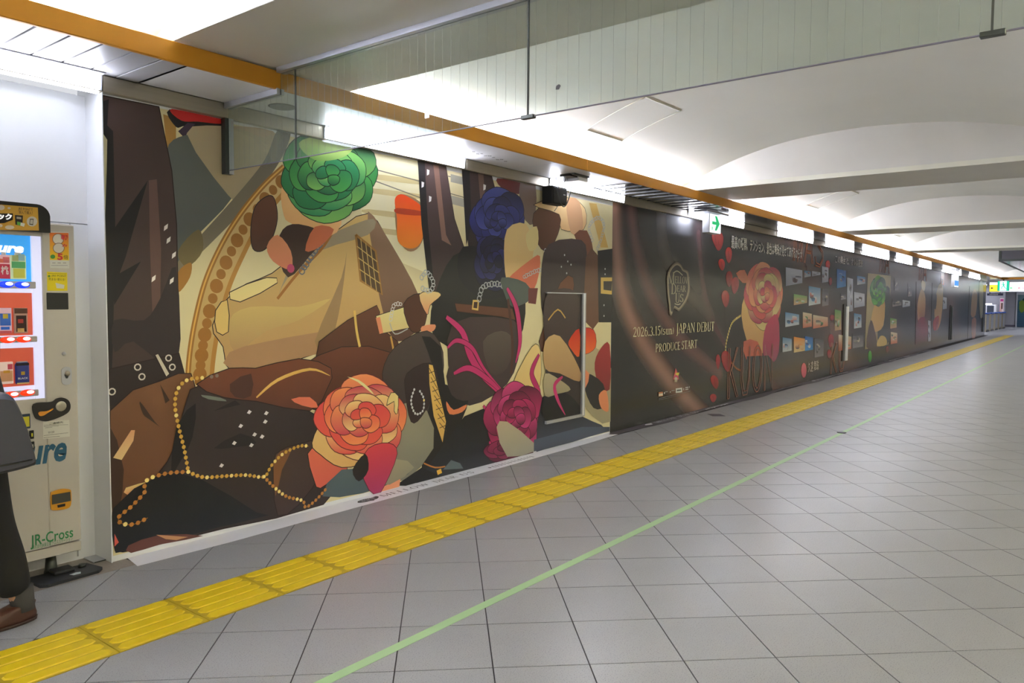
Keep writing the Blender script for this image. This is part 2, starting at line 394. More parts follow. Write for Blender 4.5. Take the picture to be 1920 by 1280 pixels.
# ============================================================ STRUCTURE
XE = 42.0                                   # far end of the mural wall
TR = -.8232
E1 = np.array([math.cos(TR), math.sin(TR)]); E2 = np.array([math.sin(TR), -math.cos(TR)]); S1, S2 = .3873, .4083
T0 = np.array([3.4377, -1.862])
def clip(poly, ax, val, keep_less):
    out = []
    for i in range(len(poly)):
        a, b = poly[i], poly[(i+1) % len(poly)]
        ia = (a[ax] <= val) == keep_less; ib = (b[ax] <= val) == keep_less
        if ia: out.append(a)
        if ia != ib:
            t = (val-a[ax])/(b[ax]-a[ax]); out.append((a[0]+t*(b[0]-a[0]), a[1]+t*(b[1]-a[1])))
    return out
SY0, SY1 = -1.128, -.735                    # tactile strip
def tile_prism(mb, poly, z0=-.012, z1=0.):
    n = len(poly)
    if sum(poly[i][0]*poly[(i+1) % n][1]-poly[(i+1) % n][0]*poly[i][1] for i in range(n)) < 0: poly = poly[::-1]
    mb.add([(x, y, z1) for x, y in poly]+[(x, y, z0) for x, y in poly], [list(range(n))]+[(i, i+n, (i+1) % n+n, (i+1) % n) for i in range(n)])
floor = struct('floor', MB().box(-6, 70, -9.2, 6, -.2, -.0035), M_GROUT)
fullmb = MB(); g = .0028
fullpoly = [(E1*a+E2*b) for a, b in ((g-S1/2, g-S2/2), (S1/2-g, g-S2/2), (S1/2-g, S2/2-g), (g-S1/2, S2/2-g))]
tile_prism(fullmb, [tuple(p) for p in fullpoly]); full_me = fullmb.mesh('tile'); full_me.materials.append(M_TILE)
pieces = []
for i in range(-40, 175):
    for j in range(-150, 60):
        c = T0+E1*S1*(i+.5)+E2*S2*(j+.5)
        if not (-5.5 < c[0] < 66 and -9 < c[1] < 5.5): continue
        poly = [tuple(c+p) for p in fullpoly]
        regs = [(-9.1, SY0-.004), (SY1+.008, -.1395)] if c[0] < XE+.6 else [(-9.1, 5.6)]
        for (ya, yb) in regs:
            q = clip(clip(poly, 1, ya, False), 1, yb, True)
            if len(q) < 3: continue
            ar = abs(sum(q[k][0]*q[(k+1) % len(q)][1]-q[(k+1) % len(q)][0]*q[k][1] for k in range(len(q))))/2
            if ar < 2e-4: continue
            m = np.mean(q, 0); u, v, z = proj((m[0], m[1], 0))
            vis = z > .3 and -60 < u < 1980 and 500 < v < 1340
            pieces.append((vis, z if z > 0 else 99, c, q, len(q) == 4 and ar > .99*S1*S2*(1-2*g/S1)*(1-2*g/S2)))
pieces.sort(key=lambda p: (not p[0], p[1]))
rest = MB()
for k, (vis, z, c, q, full) in enumerate(pieces):
    if k < 300:
        if full:
            o = bpy.data.objects.new('tile', full_me); COL.objects.link(o); o.parent = floor; o.location = (c[0], c[1], 0)
        else:
            mb = MB(); tile_prism(mb, q); part('tile', mb, M_TILE, floor)
    else: tile_prism(rest, q)
part('tile_field', rest, M_TILE, floor, kind='stuff')

tr = struct('trim_1', MB().box(-4, 1.975, -.137, .3, -.05, .0), M_GRAN, 'speckled brown granite kerb strip below the vending machine')
part('kerb_joint', MB().box(1.16, 1.168, -.1375, .28, -.03, .0006), M_GROUT, tr)

# walls
wl = struct('wall_left', MB().box(1.92, XE, .03, .34, 0, 3.0), M_WALLW)
for xa, xb, za, zb in ((-4, 1.915, 0, 1.86), (-4, 1.915, 1.865, 2.56)):
    part('panel', MB().box(xa, xb, .19, .3, za, zb), M_WALLW, wl)
part('panel_pilaster', MB().box(1.80, 1.806, .185, .19, .02, 1.86), M_ALU, wl)
struct('wall_right', MB().box(-6, 70, -9.3, -9.1, 0, 3.4), mat('right_wall', (196, 192, 178), .5))
struct('wall_back', MB().box(-6.2, -6, -9.3, .5, 0, 3.4), mat('back_wall', (190, 188, 182), .6))

# ceiling: beams with vaults between
ceil = struct('ceiling', None)
BE = [(-4.2, -3.1), (2.02, 3.16), (8.28, 9.36), (14.42, 15.46), (20.62, 21.70)]
def vz(y):
    ys = [-4.25, -4.1, -3.95, -3.75, -3.3, -2.95, -2.35, -1.75, -1.4, -1.0, -.7, -.5, -.33, -.2]
    zs = [2.80, 2.89, 2.955, 3.04, 3.145, 3.2, 3.235, 3.21, 3.16, 3.06, 2.955, 2.865, 2.79, 2.75]
    return float(np.interp(y, ys, zs))
YS = list(np.linspace(-4.25, -.2, 46))
_z = [vz(y) for y in YS]
for _ in range(5): _z = [_z[0]]+[(_z[i-1]+2*_z[i]+_z[i+1])/4 for i in range(1, len(_z)-1)]+[_z[-1]]
VZ = lambda y: float(np.interp(y, YS, _z))
def sheet(mb, x0, f0, x1, f1, thick=0):
    vs = [(x0, y, f0(y)) for y in YS]+[(x1, y, f1(y)) for y in YS]; n = len(YS)
    mb.add(vs, [(i, i+1, i+1+n, i+n) for i in range(n-1)], smooth=True)
bays = [(BE[i][1], BE[i+1][0]) for i in range(4)]+[(BE[4][1], XE)]
for i, (a, b) in enumerate(BE):
    bo = part('beam', MB().box(a, b, -4.25, -.02, 2.75, 3.5), M_BEAM, ceil)
for i, (a, b) in enumerate(bays):
    mb = MB(); sheet(mb, a-.02, VZ, b+.33, VZ); part('vault', mb, M_CEIL, ceil)
    mf = MB()                                 # face of the next beam: lip, ledge, then a slope up to the vault
    vs = []; n = len(YS)
    prof = [(b-.004, lambda y: 2.75), (b-.004, lambda y: 2.797), (b+.02, lambda y: 2.806), (b+.10, lambda y: 2.806+(VZ(y)-2.806)*.5), (b+.20, lambda y: 2.806+(VZ(y)-2.806)*.86), (b+.30, lambda y: max(2.806, VZ(y)))]
    for x, f in prof: vs += [(x, y, f(y)) for y in YS]
    for k in range(len(prof)-1): mf.add(vs[k*n:(k+2)*n], [(j, j+n, j+1+n, j+1) for j in range(n-1)], smooth=(k > 1))
    fo = part('beam_face', mf, M_FACE, ceil)
    R = random.Random(i+3); st = MB()
    if i < 4:
        for _ in range(170):                  # flaking soot along the ledge
            y = R.uniform(-4.1, -.95); z = 2.812+abs(R.gauss(0, .012)); l = R.uniform(.008, .05); x = b+.012+(z-2.806)*.25
            if R.random() < .25+.75*min(1, (-.9-y)/1.5): st.add([(x, y, z), (x, y-l, z+R.uniform(-.002, .002)), (x+.001, y-l*.6, z+R.uniform(.003, .008)), (x+.001, y-l*.2, z+.004)], [(0, 1, 2, 3)])
        part('soot_flakes', st, M_STAIN, fo, kind='stuff')
part('ceiling_side', MB().box(-6, XE, -.2, .3, 3.0, 3.1).box(-6, XE, -.02, .3, 2.66, 3.0), M_CEIL, ceil)
part('long_beam', MB().box(-6, XE, -4.75, -4.25, 2.72, 3.5), M_BEAM, ceil)
part('right_ceiling', MB().box(-6, XE, -9.1, -4.75, 3.05, 3.3), M_CEIL, ceil)
part('roof_slab', MB().box(-6, XE+1, -9.3, .4, 3.5, 3.6), M_CEIL, ceil)
# flush hatches on the vault
def hatch(x0, x1, y0, y1, w=.012):
    q = []
    for (p0, p1) in (((x0, y0), (x1, y0)), ((x1, y0), (x1, y1)), ((x1, y1), (x0, y1)), ((x0, y1), (x0, y0))):
        q.append([(p0[0]+(p1[0]-p0[0])*t/8, p0[1]+(p1[1]-p0[1])*t/8) for t in range(9)])
    mb = MB()
    for l in q: mb.tube([(x, y, VZ(y)-.003) for x, y in l], w/2, 4)
    part('access_hatch_frame', mb, M_FACE, ceil)
def on_vault(u, v):
    t = 2.0
    while True:
        P = CAM+ray(u, v)*t
        if P[2] >= VZ(P[1]) or t > 40: return P[0], P[1]
        t += .004
def hatch(cs):
    mb = MB()
    for a, b in zip(cs, cs[1:]+cs[:1]):
        mb.tube([(a[0]+(b[0]-a[0])*t/8, a[1]+(b[1]-a[1])*t/8, VZ(a[1]+(b[1]-a[1])*t/8)-.001) for t in range(9)], .0055, 4)
    part('access_hatch_frame', mb, M_FACE, ceil)
h0 = [on_vault(*p) for p in ((1099, 243), (1210, 181), (1276, 208), (1166, 264))]
for dx in (0, 6.22, 12.4): hatch([(x+dx, y) for x, y in h0])

# soffit between wall and fascia, with the orange fascia and the stainless strip
sof = struct('trim_2', None, None, 'panelled soffit above the mural, white near the machine and glossy black farther on')
YF = -.553
for k in range(-12, 5):
    x0 = 1.39+.1415*k
    part('soffit_slat', MB().box(x0+.006, x0+.1355, YF+.012, -.035, 2.64, 2.652), M_SLAT, sof)
part('soffit_backing', MB().box(-4, XE, YF+.012, .02, 2.653, 2.665), mat('joint_beige', (150, 142, 128), .7), sof)
part('soffit_panel', MB().box(1.965, 2.07, YF+.012, -.035, 2.641, 2.652), mat('filler_beige', (186, 178, 164), .6), sof)
for a, b in ((2.075, 2.605), (2.64, 3.9), (3.905, 5.4), (5.405, 6.73)):
    part('soffit_panel', MB().box(a, b, YF+.012, -.035, 2.64, 2.652), M_SOFW, sof)
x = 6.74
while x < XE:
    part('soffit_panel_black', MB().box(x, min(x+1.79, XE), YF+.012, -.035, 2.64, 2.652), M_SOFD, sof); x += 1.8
lou = MB()
for k in range(12): lou.box(6.74+k*.21, 6.745+k*.21+.01, YF+.02, -.04, 2.634, 2.64)
part('soffit_groove', lou, M_BLACK, sof, kind='stuff')
rs = MB(); R = random.Random(8)
for u, v in [(868, 281)]+[(888+7.5*i, 285+2.1*i+R.uniform(-1.5, 1.5)) for i in range(9)]:
    a = onZ(u, v, 2.64); dx, dy = R.uniform(.008, .022), R.uniform(.01, .03)
    rs.box(a[0]-dx, a[0]+dx, a[1]-.003, a[1]+.003, 2.6392, 2.6399); rs.box(a[0]-.003, a[0]+.003, a[1]-dy, a[1]+dy, 2.6392, 2.6399)
part('glue_residue', rs, mat('residue', (96, 94, 92), .8), sof, kind='stuff')
fas = struct('trim_3', None, None, 'long orange fascia in front of the cove lights')
x = -4.2; js = [-4.2, -1.2, 2.725, 5.86, 8.96, 12.06, 15.2, 18.3, 21.4, 24.5, 27.6, 30.7, 33.8, 36.9, 40, XE+.5]
for a, b in zip(js, js[1:]):
    part('fascia_panel', MB().bbox(a+.001, b-.001, YF-.012, YF+.012, 2.635, 2.737, .004, 1, False), M_ORANGE, fas)
part('fascia_panel', MB().box(XE+.48, XE+.51, -9, YF, 2.635, 2.737), M_ORANGE, fas)
stp = struct('trim_4', None, None, 'brushed stainless strip along the head of the mural')
js = [-4, 1.89, 4.82, 7.5, 9.1, 12.5, 15.25, 18.1, 21.7, 24.8, 29.1, 33.4, 38, XE]
for a, b in zip(js, js[1:]):
    part('strip_panel', MB().bbox(a+.0015, b-.0015, -.034, .028, 2.55, 2.638, .003, 1, False), M_STEEL, stp)
# wall lights set in the strip
LIT = [(-3.4, -.7), (-.65, 1.885), (3.34, 4.79), (6.02, 7.47), (9.13, 11.05), (12.53, 14.48), (15.27, 17.41), (18.15, 20.83), (21.7, 23.8), (24.84, 26.86), (29.1, 33.4), (35.6, 39.1)]
WH = ['out of frame left of the vending machine', 'above the vending machine, leftmost of the row', 'glowing behind the hanging glass screen, second of the row', 'right of the black speaker, above the picture mural seam',
      'behind the green arrow sign', 'above the first pair of orange outline letters', 'first one right of the orange outline letters', 'above the green collage panel', 'second one past the green collage panel', 'above the small far blue sign',
      'long one just past the far blue sign', 'last one at the far end of the dark mural']
for (a, b), w in zip(LIT, WH):
    t = thing('wall_light', 'tube light '+w, 'light', ((a+b)/2, -.045, 2.59), 'tube lights along the mural head')
    part('housing', MB().prism([(-.0345, 2.554), (-.039, 2.554), (-.047, 2.632), (-.056 if b > 2 else -.085, 2.632), (-.056 if b > 2 else -.085, 2.6375), (-.0345, 2.6375)], a, b, 'X'), M_ALU, t)  # top lip added to keep tube light off the soffit, deeper at left
    part('diffuser', MB().prism([(-.040, 2.5575), (-.0435, 2.5575), (-.0505, 2.6305), (-.047, 2.6305)], a+.012, b-.012, 'X'), M_GLOW2, t)
    if b < 2: part('added_down_glow', MB().box(a+.012, b-.012, -.032, .004, 2.541, 2.5495), M_GLOW3, t)  # glowing strip added under the lamp to brighten the alcove

# cove lights behind the fascia
src = None
def cove(xc, L, y, m, tops):
    t = thing('cove_light', 'bare white tube batten glowing in the cove behind the orange fascia', 'light', (xc, y, 2.7), 'cove tubes behind the orange fascia')
    part('batten', MB().box(xc-L/2, xc+L/2, y-.03, y+.03, 2.667, 2.72), M_WALLW, t)
    part('tube', MB().tube([(xc-L/2+.03, y, 2.755), (xc+L/2-.03, y, 2.755)], .016, 8), m, t)
    for sx in (-1, 1): part('tube_holder', MB().box(xc+sx*(L/2-.015)-.015, xc+sx*(L/2-.015)+.015, y-.015, y+.015, 2.715, 2.775), M_WALLW, t)
    return t
c0 = None
for a, b in [(-3.1, 2.0)]+bays[:4]+[(21.7, 41.9)]:
    a += .12; b -= .12; n = max(1, round((b-a)/1.23)); L = (b-a)/n
    for k in range(n):
        xc = a+L*(k+.5)
        if c0 is None: cc = c0 = cove(xc, 1.2, -.40, M_GLOW, 0)
        else: cc = copytree(c0, (xc-c0.location.x, 0, 0))
        cc['label'] = 'bare white tube in the cove behind the fascia, '+('left of the nearest beam' if a < 0 else 'between the %s beams' % ['first and second', 'second and third', 'third and fourth', 'fourth and fifth'][min(3, int(a/6.2))] if a < 21 else 'past the last beam')
# warm lamps in the neighbouring aisle on the right
r0 = None
for k in range(11):
    xc = -5+k*(2.6 if k < 3 else 4.2)+(-4.8 if k >= 3 else 0)  # closer spacing at the near end: extra lamps added to brighten the floor
    if r0 is None:
        r0 = thing('aisle_light', 'warm ceiling tube lamp in the aisle right of the frame', 'light', (xc, -5.6, 2.9), 'warm aisle lamps')
        part('tray', MB().box(xc-.75, xc+.75, -5.7, -5.5, 2.93, 2.99), M_WALLW, r0)
        for sx in (-.5, .5): part('hanger', MB().tube([(xc+sx, -5.6, 2.985), (xc+sx, -5.6, 3.05)], .008, 6), M_ALU, r0)
        part('tube', MB().tube([(xc-.72, -5.6, 2.9), (xc+.72, -5.6, 2.9)], .025, 8), M_GLOWR, r0)
    else: copytree(r0, (xc-r0.location.x, 0, 0))
# ============================================================ MURALS
CRM, KH, OL = (206, 196, 156), (196, 168, 106), (98, 100, 92)
DB, BK, BR, RB = (72, 58, 56), (36, 33, 35), (92, 60, 40), (112, 66, 46)
LN = (40, 28, 28)
mu = thing('picture_mural', 'large wall mural of layered brown drapes, coloured blossoms and gold beads on cream', 'mural', (4.6, 0, 0))
part('board', MB().box(1.9, 7.285, .0, .0295, .0, 2.549), M_WALLW, mu)
part('edge_trim', MB().box(1.895, 1.9, -.012, .19, .0, 2.56), M_WALLW, mu, 'white edge trim')
p = Print(-.0005, k=1.36, lim=(1.9025, 7.284, .002, 2.548))
p.fill([(194, 180), (1149, 386), (1143, 809), (212, 1042)], CRM)
# cream ground: pale planks, olive shadow, tan glow
p.fill([(640, 275), (800, 305), (820, 520), (700, 470)], (224, 216, 180))
for y in (325, 352, 392, 425): p.fill([(690, y), (800, y+14), (800, y+22), (690, y+9)], (196, 182, 132), sm=3)
for a, b in (((705, 318), (792, 341)), ((700, 338), (792, 372)), ((840, 330), (884, 340)), ((842, 362), (884, 374))): p.stroke([a, b], .008, (120, 116, 100))
p.fill([(845, 326), (884, 336), (884, 350), (845, 341)], (150, 148, 134)); p.fill([(846, 366), (884, 376), (884, 392), (846, 382)], (160, 156, 140))
p.fill([(306, 214), (330, 222), (330, 260), (313, 285)], (168, 128, 66)); p.fill([(312, 290), (345, 246), (352, 270), (316, 320)], (214, 200, 150))
p.fill([(318, 205), (420, 226), (425, 244), (395, 246), (350, 236), (330, 238)], BK, sm=4)
p.fill([(322, 204), (420, 224), (412, 232), (372, 228), (340, 226)], (186, 40, 40), sm=4)
p.fill([(334, 246), (352, 230), (366, 232), (345, 258)], (70, 56, 74))
p.fill([(312, 285), (345, 254), (380, 262), (420, 330), (434, 372), (352, 462), (335, 520), (330, 400)], (98, 102, 98), (84, 88, 86), sm=4)
p.fill([(350, 250), (418, 236), (512, 246), (510, 285), (452, 364), (428, 366)], (176, 160, 132), (158, 146, 118), sm=3)
p.fill([(520, 244), (545, 250), (520, 310), (455, 395), (335, 512), (334, 490), (440, 370), (496, 300)], (104, 100, 90), (124, 116, 96), sm=4)
p.fill([(334, 470), (372, 430), (380, 470), (350, 500)], (110, 98, 66), sm=4); p.fill([(334, 510), (358, 492), (356, 520), (334, 548)], (158, 112, 50), sm=4)
# gold ring with studs
arc = [(532, 312), (492, 350), (448, 405), (412, 465), (384, 530), (366, 600), (356, 660), (352, 708)]
arc2 = [(x+40+(4 if i > 2 else 0), y+12) for i, (x, y) in enumerate(arc)]
p.fill(smooth(arc, 4, False)+smooth(arc2, 4, False)[::-1], (196, 172, 118), (176, 146, 92))
p.stroke(arc, .034, (150, 104, 46), sm=6); p.stroke(arc, .010, (206, 164, 84), sm=6); p.stroke(arc2, .03, (168, 122, 58), sm=6)
for i, (a, b) in enumerate(zip(smooth(arc, 3, False), smooth(arc2, 3, False))): p.dot(((a[0]+b[0])/2, (a[1]+b[1])/2), .032 if i % 2 else .044, (146, 100, 44), 16)
# tall brown drape on the left
p.fill([(192, 179), (298, 200), (322, 320), (331, 420), (334, 560), (328, 690), (206, 742)], (76, 60, 58), (62, 50, 48), line=LN)
p.fill([(193, 190), (204, 186), (201, 235), (212, 246), (216, 420), (212, 640), (208, 730), (198, 520)], (36, 34, 36))
p.fill([(193, 250), (201, 262), (200, 320), (196, 420)], (196, 188, 150))
p.fill([(279, 338), (294, 336), (302, 470), (300, 600), (286, 600), (281, 460)], (104, 78, 72), (92, 70, 64))
p.fill([(277, 338), (236, 480), (214, 540), (213, 430)], BK); p.fill([(264, 490), (214, 572), (210, 520)], BK)
p.fill([(300, 560), (330, 500), (332, 690), (250, 640), (215, 660), (214, 600), (270, 600)], (50, 42, 44), sm=3)
for q in ((311, 426), (316, 450), (326, 478), (288, 522), (322, 526)): p.fill([(q[0]-4, q[1]+7), (q[0]-3, q[1]-2), (q[0]+4, q[1]-7), (q[0]+3, q[1]+2)], (216, 212, 206))
# belt with eyelets
p.fill([(204, 692), (336, 662), (346, 700), (300, 712), (206, 768)], (46, 38, 38), line=LN)
p.fill([(290, 665), (297, 663), (318, 700), (311, 706)], (190, 184, 168), line=LN)
for q in ((258, 688), (266, 706), (210, 734), (316, 671), (323, 688)):
    x, z = p.W(q); p.dot((x, z, 0), .021, (196, 190, 180)); p.dot((x, z, 0), .013, (40, 34, 34))
# folded brown cloth
p.fill([(206, 770), (300, 714), (358, 700), (362, 760), (330, 850), (300, 890), (250, 930), (212, 960)], (108, 74, 50), (96, 62, 42), sm=2, line=LN)
p.fill([(262, 752), (290, 790), (300, 800), (280, 786), (268, 776)], (60, 44, 36), sm=3); p.fill([(300, 720), (318, 750), (310, 756)], (60, 44, 36))
p.fill([(206, 800), (232, 880), (222, 960), (210, 960)], (60, 42, 34), sm=2)
p.fill([(212, 858), (246, 806), (253, 806), (250, 826), (228, 862)], (196, 142, 104), (206, 180, 126)); p.fill([(236, 914), (290, 900), (298, 906), (284, 914), (240, 928)], (206, 186, 120), (206, 138, 100), sm=2)
# khaki cape
p.fill([(398, 610), (440, 545), (510, 512), (560, 470), (620, 440), (690, 400), (738, 470), (786, 560), (786, 620), (690, 640), (600, 660), (510, 690), (432, 694), (418, 650)], KH, (176, 142, 96), sm=3, line=LN)
p.fill([(690, 396), (735, 460), (786, 556), (788, 610), (740, 640), (712, 560), (700, 480)], (146, 118, 92), (86, 60, 52), sm=3)
p.fill([(560, 470), (640, 430), (700, 410), (690, 440), (600, 470), (540, 520), (520, 560)], (150, 138, 112), sm=3)
p.fill([(430, 600), (470, 575), (560, 575), (620, 560), (560, 600), (500, 620), (440, 660)], (196, 174, 108), (168, 136, 96), sm=3)
p.fill([(430, 660), (500, 640), (600, 622), (690, 610), (600, 662), (436, 694)], (160, 126, 92), sm=2)
p.fill([(590, 640), (640, 520), (650, 470), (640, 560), (620, 640)], (146, 120, 84), sm=3)
p.fill([(404, 582), (426, 562), (428, 622), (406, 622)], (206, 178, 110), sm=2, line=LN); p.fill([(430, 548), (500, 520), (520, 530), (450, 566)], (214, 198, 138), sm=2, line=LN)
p.fill([(667, 440), (704, 470), (716, 552), (676, 526)], (84, 66, 46), line=(150, 110, 56), lw=.02)
for i in range(1, 4):
    t = i/4; p.stroke([(667+37*t, 440+30*t), (676+40*t, 526+26*t)], .007, (186, 160, 96)); p.stroke([(667+9*t, 440+86*t), (704+12*t, 470+82*t)], .007, (186, 160, 96))
p.stroke([(520, 560), (560, 510), (600, 470), (622, 438)], .02, (150, 100, 46), sm=4); p.links([(566, 508), (590, 470), (604, 452)], .022, .03, (96, 100, 110))
# warm folds, a brown leaf and the green blossom
p.fill([(528, 352), (560, 330), (620, 330), (640, 420), (600, 446), (548, 420), (532, 404)], (216, 178, 120), (206, 160, 108), sm=3)
p.fill([(560, 420), (610, 440), (580, 480), (540, 520), (520, 470), (530, 430)], (60, 42, 36), sm=3); p.fill([(590, 425), (626, 430), (600, 462), (572, 470)], (186, 104, 70), sm=3)
p.fill([(478, 388), (500, 368), (514, 372), (520, 410), (508, 452), (492, 470), (474, 466), (470, 430)], (98, 62, 44), (74, 46, 36), sm=4, line=LN)
p.fill([(500, 462), (520, 440), (545, 470), (545, 505), (512, 490)], (206, 140, 100), (196, 120, 90), sm=3); p.dot((545, 503), .03, (176, 66, 104))
p.rosette(616, 330, 94, 84, [(40, 112, 66), (70, 150, 74), (34, 92, 62), (120, 180, 92), (46, 128, 84)], 4, 5, (22, 48, 34))
p.fill([(560, 268), (610, 252), (660, 274), (640, 296), (590, 300)], (168, 190, 110), (120, 164, 84), sm=4)
# orange petal, hanging brown strips
p.fill([(742, 372), (764, 366), (792, 384), (800, 420), (786, 462), (764, 470), (744, 440)], (150, 118, 86), sm=4)
p.fill([(740, 374), (752, 364), (770, 372), (790, 388), (796, 420), (788, 456), (768, 466), (746, 452), (744, 410)], (220, 70, 30), (236, 132, 48), sm=4); p.fill([(744, 390), (790, 396), (790, 404), (744, 400)], (170, 60, 34), sm=3)
p.fill([(783, 300), (836, 312), (852, 410), (872, 470), (880, 540), (830, 640), (806, 560), (796, 420)], (84, 68, 66), (44, 36, 38), line=LN)
p.fill([(783, 300), (796, 303), (802, 420), (816, 560), (806, 560), (790, 420)], BK); p.fill([(812, 308), (822, 310), (836, 440), (846, 460), (828, 450)], (126, 96, 84))
p.fill([(866, 318), (922, 326), (940, 400), (905, 470), (880, 480), (872, 400)], (64, 50, 50), (40, 34, 36), line=LN); p.fill([(866, 318), (880, 320), (884, 420), (874, 460)], BK)
p.fill([(896, 322), (906, 324), (912, 400), (902, 396)], (104, 80, 72))
for q in ((802, 322), (792, 345), (806, 372), (908, 350)): p.fill([(q[0]-2, q[1]+7), (q[0]-2, q[1]-5), (q[0]+3, q[1]-3), (q[0]+2, q[1]+5)], (226, 224, 222))
p.fill([(932, 334), (975, 342), (972, 364), (940, 352)], (96, 34, 34), sm=3); p.fill([(975, 342), (1004, 348), (1000, 420), (978, 400)], (118, 100, 92), sm=3)
# dark middle with belt and chain
p.fill([(826, 520), (868, 470), (960, 500), (985, 560), (970, 640), (900, 660), (840, 650), (806, 610)], (38, 38, 38), (28, 28, 30), sm=3)
p.fill([(868, 462), (930, 480), (955, 545), (905, 560), (860, 520)], (30, 30, 36), sm=3)
p.rosette(934, 414, 52, 62, [(52, 58, 128), (36, 38, 92), (66, 76, 150), (30, 30, 66)], 9, 4, (20, 20, 40)); p.rosette(926, 492, 40, 52, [(30, 30, 62), (24, 24, 46), (44, 46, 104)], 12, 3, (16, 16, 30))
p.fill([(950, 430), (986, 420), (1000, 470), (985, 520), (955, 540), (945, 490)], (212, 188, 134), (206, 172, 116), sm=3)
p.fill([(950, 525), (990, 490), (1012, 480), (1006, 530), (985, 560), (962, 540)], (204, 116, 84), (190, 98, 76), sm=3)
p.fill([(1000, 400), (1034, 382), (1052, 408), (1040, 452), (1020, 470), (1004, 446)], (100, 66, 46), (84, 54, 42), sm=3, line=LN)
p.fill([(986, 440), (1006, 424), (1008, 460), (992, 470)], (212, 196, 140), sm=3); p.fill([(1000, 384), (1060, 370), (1096, 390), (1094, 430), (1052, 430), (1048, 402)], (216, 190, 140), (206, 170, 120), sm=3, line=LN)
p.fill([(1062, 376), (1086, 378), (1092, 432), (1070, 436)], (192, 150, 112), sm=3); p.fill([(1104, 380), (1118, 382), (1140, 464), (1126, 464)], (198, 166, 96))
p.fill([(1076, 440), (1100, 432), (1112, 470), (1098, 480)], (112, 70, 52), sm=2)
p.links([(1110, 450), (1104, 425), (1120, 408), (1132, 420), (1126, 450), (1118, 470)], .02, .034, (176, 180, 184)); p.links([(1022, 470), (1028, 500), (1004, 508), (980, 520)], .02, .034, (176, 178, 180))
p.fill([(1028, 458), (1090, 450), (1100, 490), (1098, 560), (1062, 620), (1020, 600), (1014, 520)], (66, 54, 54), (48, 40, 40), sm=3)
p.fill([(1098, 482), (1120, 478), (1124, 600), (1098, 604)], (96, 66, 50), sm=2); p.fill([(1120, 470), (1148, 466), (1146, 604), (1122, 604)], (34, 32, 34))
p.fill([(1126, 520), (1150, 520), (1148, 552), (1126, 550)], (190, 160, 80)); p.fill([(1131, 527), (1147, 527), (1146, 545), (1131, 543)], (40, 34, 32))
for x, y in ((1134, 504), (1134, 514), (1132, 572), (1132, 592), (1058, 478), (1064, 490), (1052, 500), (1062, 512), (1070, 496)): p.dot((x, y), .011, (200, 200, 200), 6)
p.fill([(1010, 640), (1050, 530), (1074, 520), (1072, 560), (1050, 640), (1026, 660)], (104, 64, 44), (76, 48, 36), sm=2, line=LN); p.stroke([(1030, 556), (1046, 575), (1058, 588)], .016, (190, 150, 76), sm=3)
p.fill([(1038, 600), (1052, 596), (1040, 636), (1026, 640)], (212, 196, 130)); p.fill([(1024, 642), (1060, 636), (1100, 700), (1090, 730), (1056, 712), (1030, 690)], (188, 156, 108), (160, 126, 90), sm=3, line=LN)
p.fill([(852, 568), (960, 578), (966, 600), (940, 594), (856, 584)], (92, 58, 42), line=LN); p.fill([(886, 562), (898, 562), (896, 582), (884, 580)], (196, 166, 90)); p.fill([(888, 566), (895, 566), (894, 578), (887, 577)], (60, 40, 34))
p.links([(898, 560), (905, 538), (930, 532), (950, 540), (962, 556)], .026, .04, (150, 154, 160))
p.fill([(940, 520), (985, 530), (995, 560), (960, 575), (945, 550)], (74, 84, 80), sm=3); p.fill([(990, 540), (1008, 540), (1004, 570), (990, 568)], (96, 44, 44))
p.fill([(848, 606), (962, 600), (975, 650), (950, 720), (880, 760), (846, 720)], (66, 54, 54), (56, 46, 48), sm=3); p.fill([(905, 640), (940, 620), (962, 640), (950, 690), (920, 700)], (86, 76, 70), (64, 54, 52), sm=3)
p.stroke([(952, 560), (960, 640), (958, 700)], .035, (74, 46, 38), sm=4)
# brown sleeve fold with gold braid and cream cuff
p.fill([(598, 640), (706, 572), (708, 610), (745, 640), (740, 670), (660, 690), (604, 700)], (96, 60, 42), (72, 46, 36), sm=2, line=LN)
p.fill([(560, 690), (640, 650), (730, 660), (718, 720), (600, 770), (540, 740)], (100, 58, 42), (70, 44, 36), sm=2, line=LN)
p.fill([(704, 592), (764, 573), (770, 614), (712, 626)], (210, 202, 142), (206, 186, 130), line=LN); p.fill([(704, 596), (712, 594), (718, 624), (711, 626)], (206, 132, 96))
p.fill([(756, 570), (786, 550), (800, 580), (792, 616), (770, 620)], (78, 48, 36), sm=3, line=LN); p.fill([(785, 552), (815, 546), (826, 554), (806, 572), (800, 590)], (212, 190, 132), (206, 140, 104), sm=3, line=LN)
p.fill([(790, 612), (815, 608), (812, 620), (792, 624)], (206, 136, 100), sm=3); p.links([(732, 598), (738, 572), (752, 570)], .016, .026, (196, 196, 196)); p.stroke([(730, 605), (740, 626), (764, 616)], .009, (170, 170, 170), sm=4)
p.stroke([(664, 582), (668, 620), (674, 650)], .022, (206, 176, 96), sm=3); p.stroke([(732, 630), (738, 660)], .018, (190, 150, 80))
p.links([(790, 520), (800, 510), (812, 530), (806, 545), (790, 540)], .02, .03, (170, 174, 176))
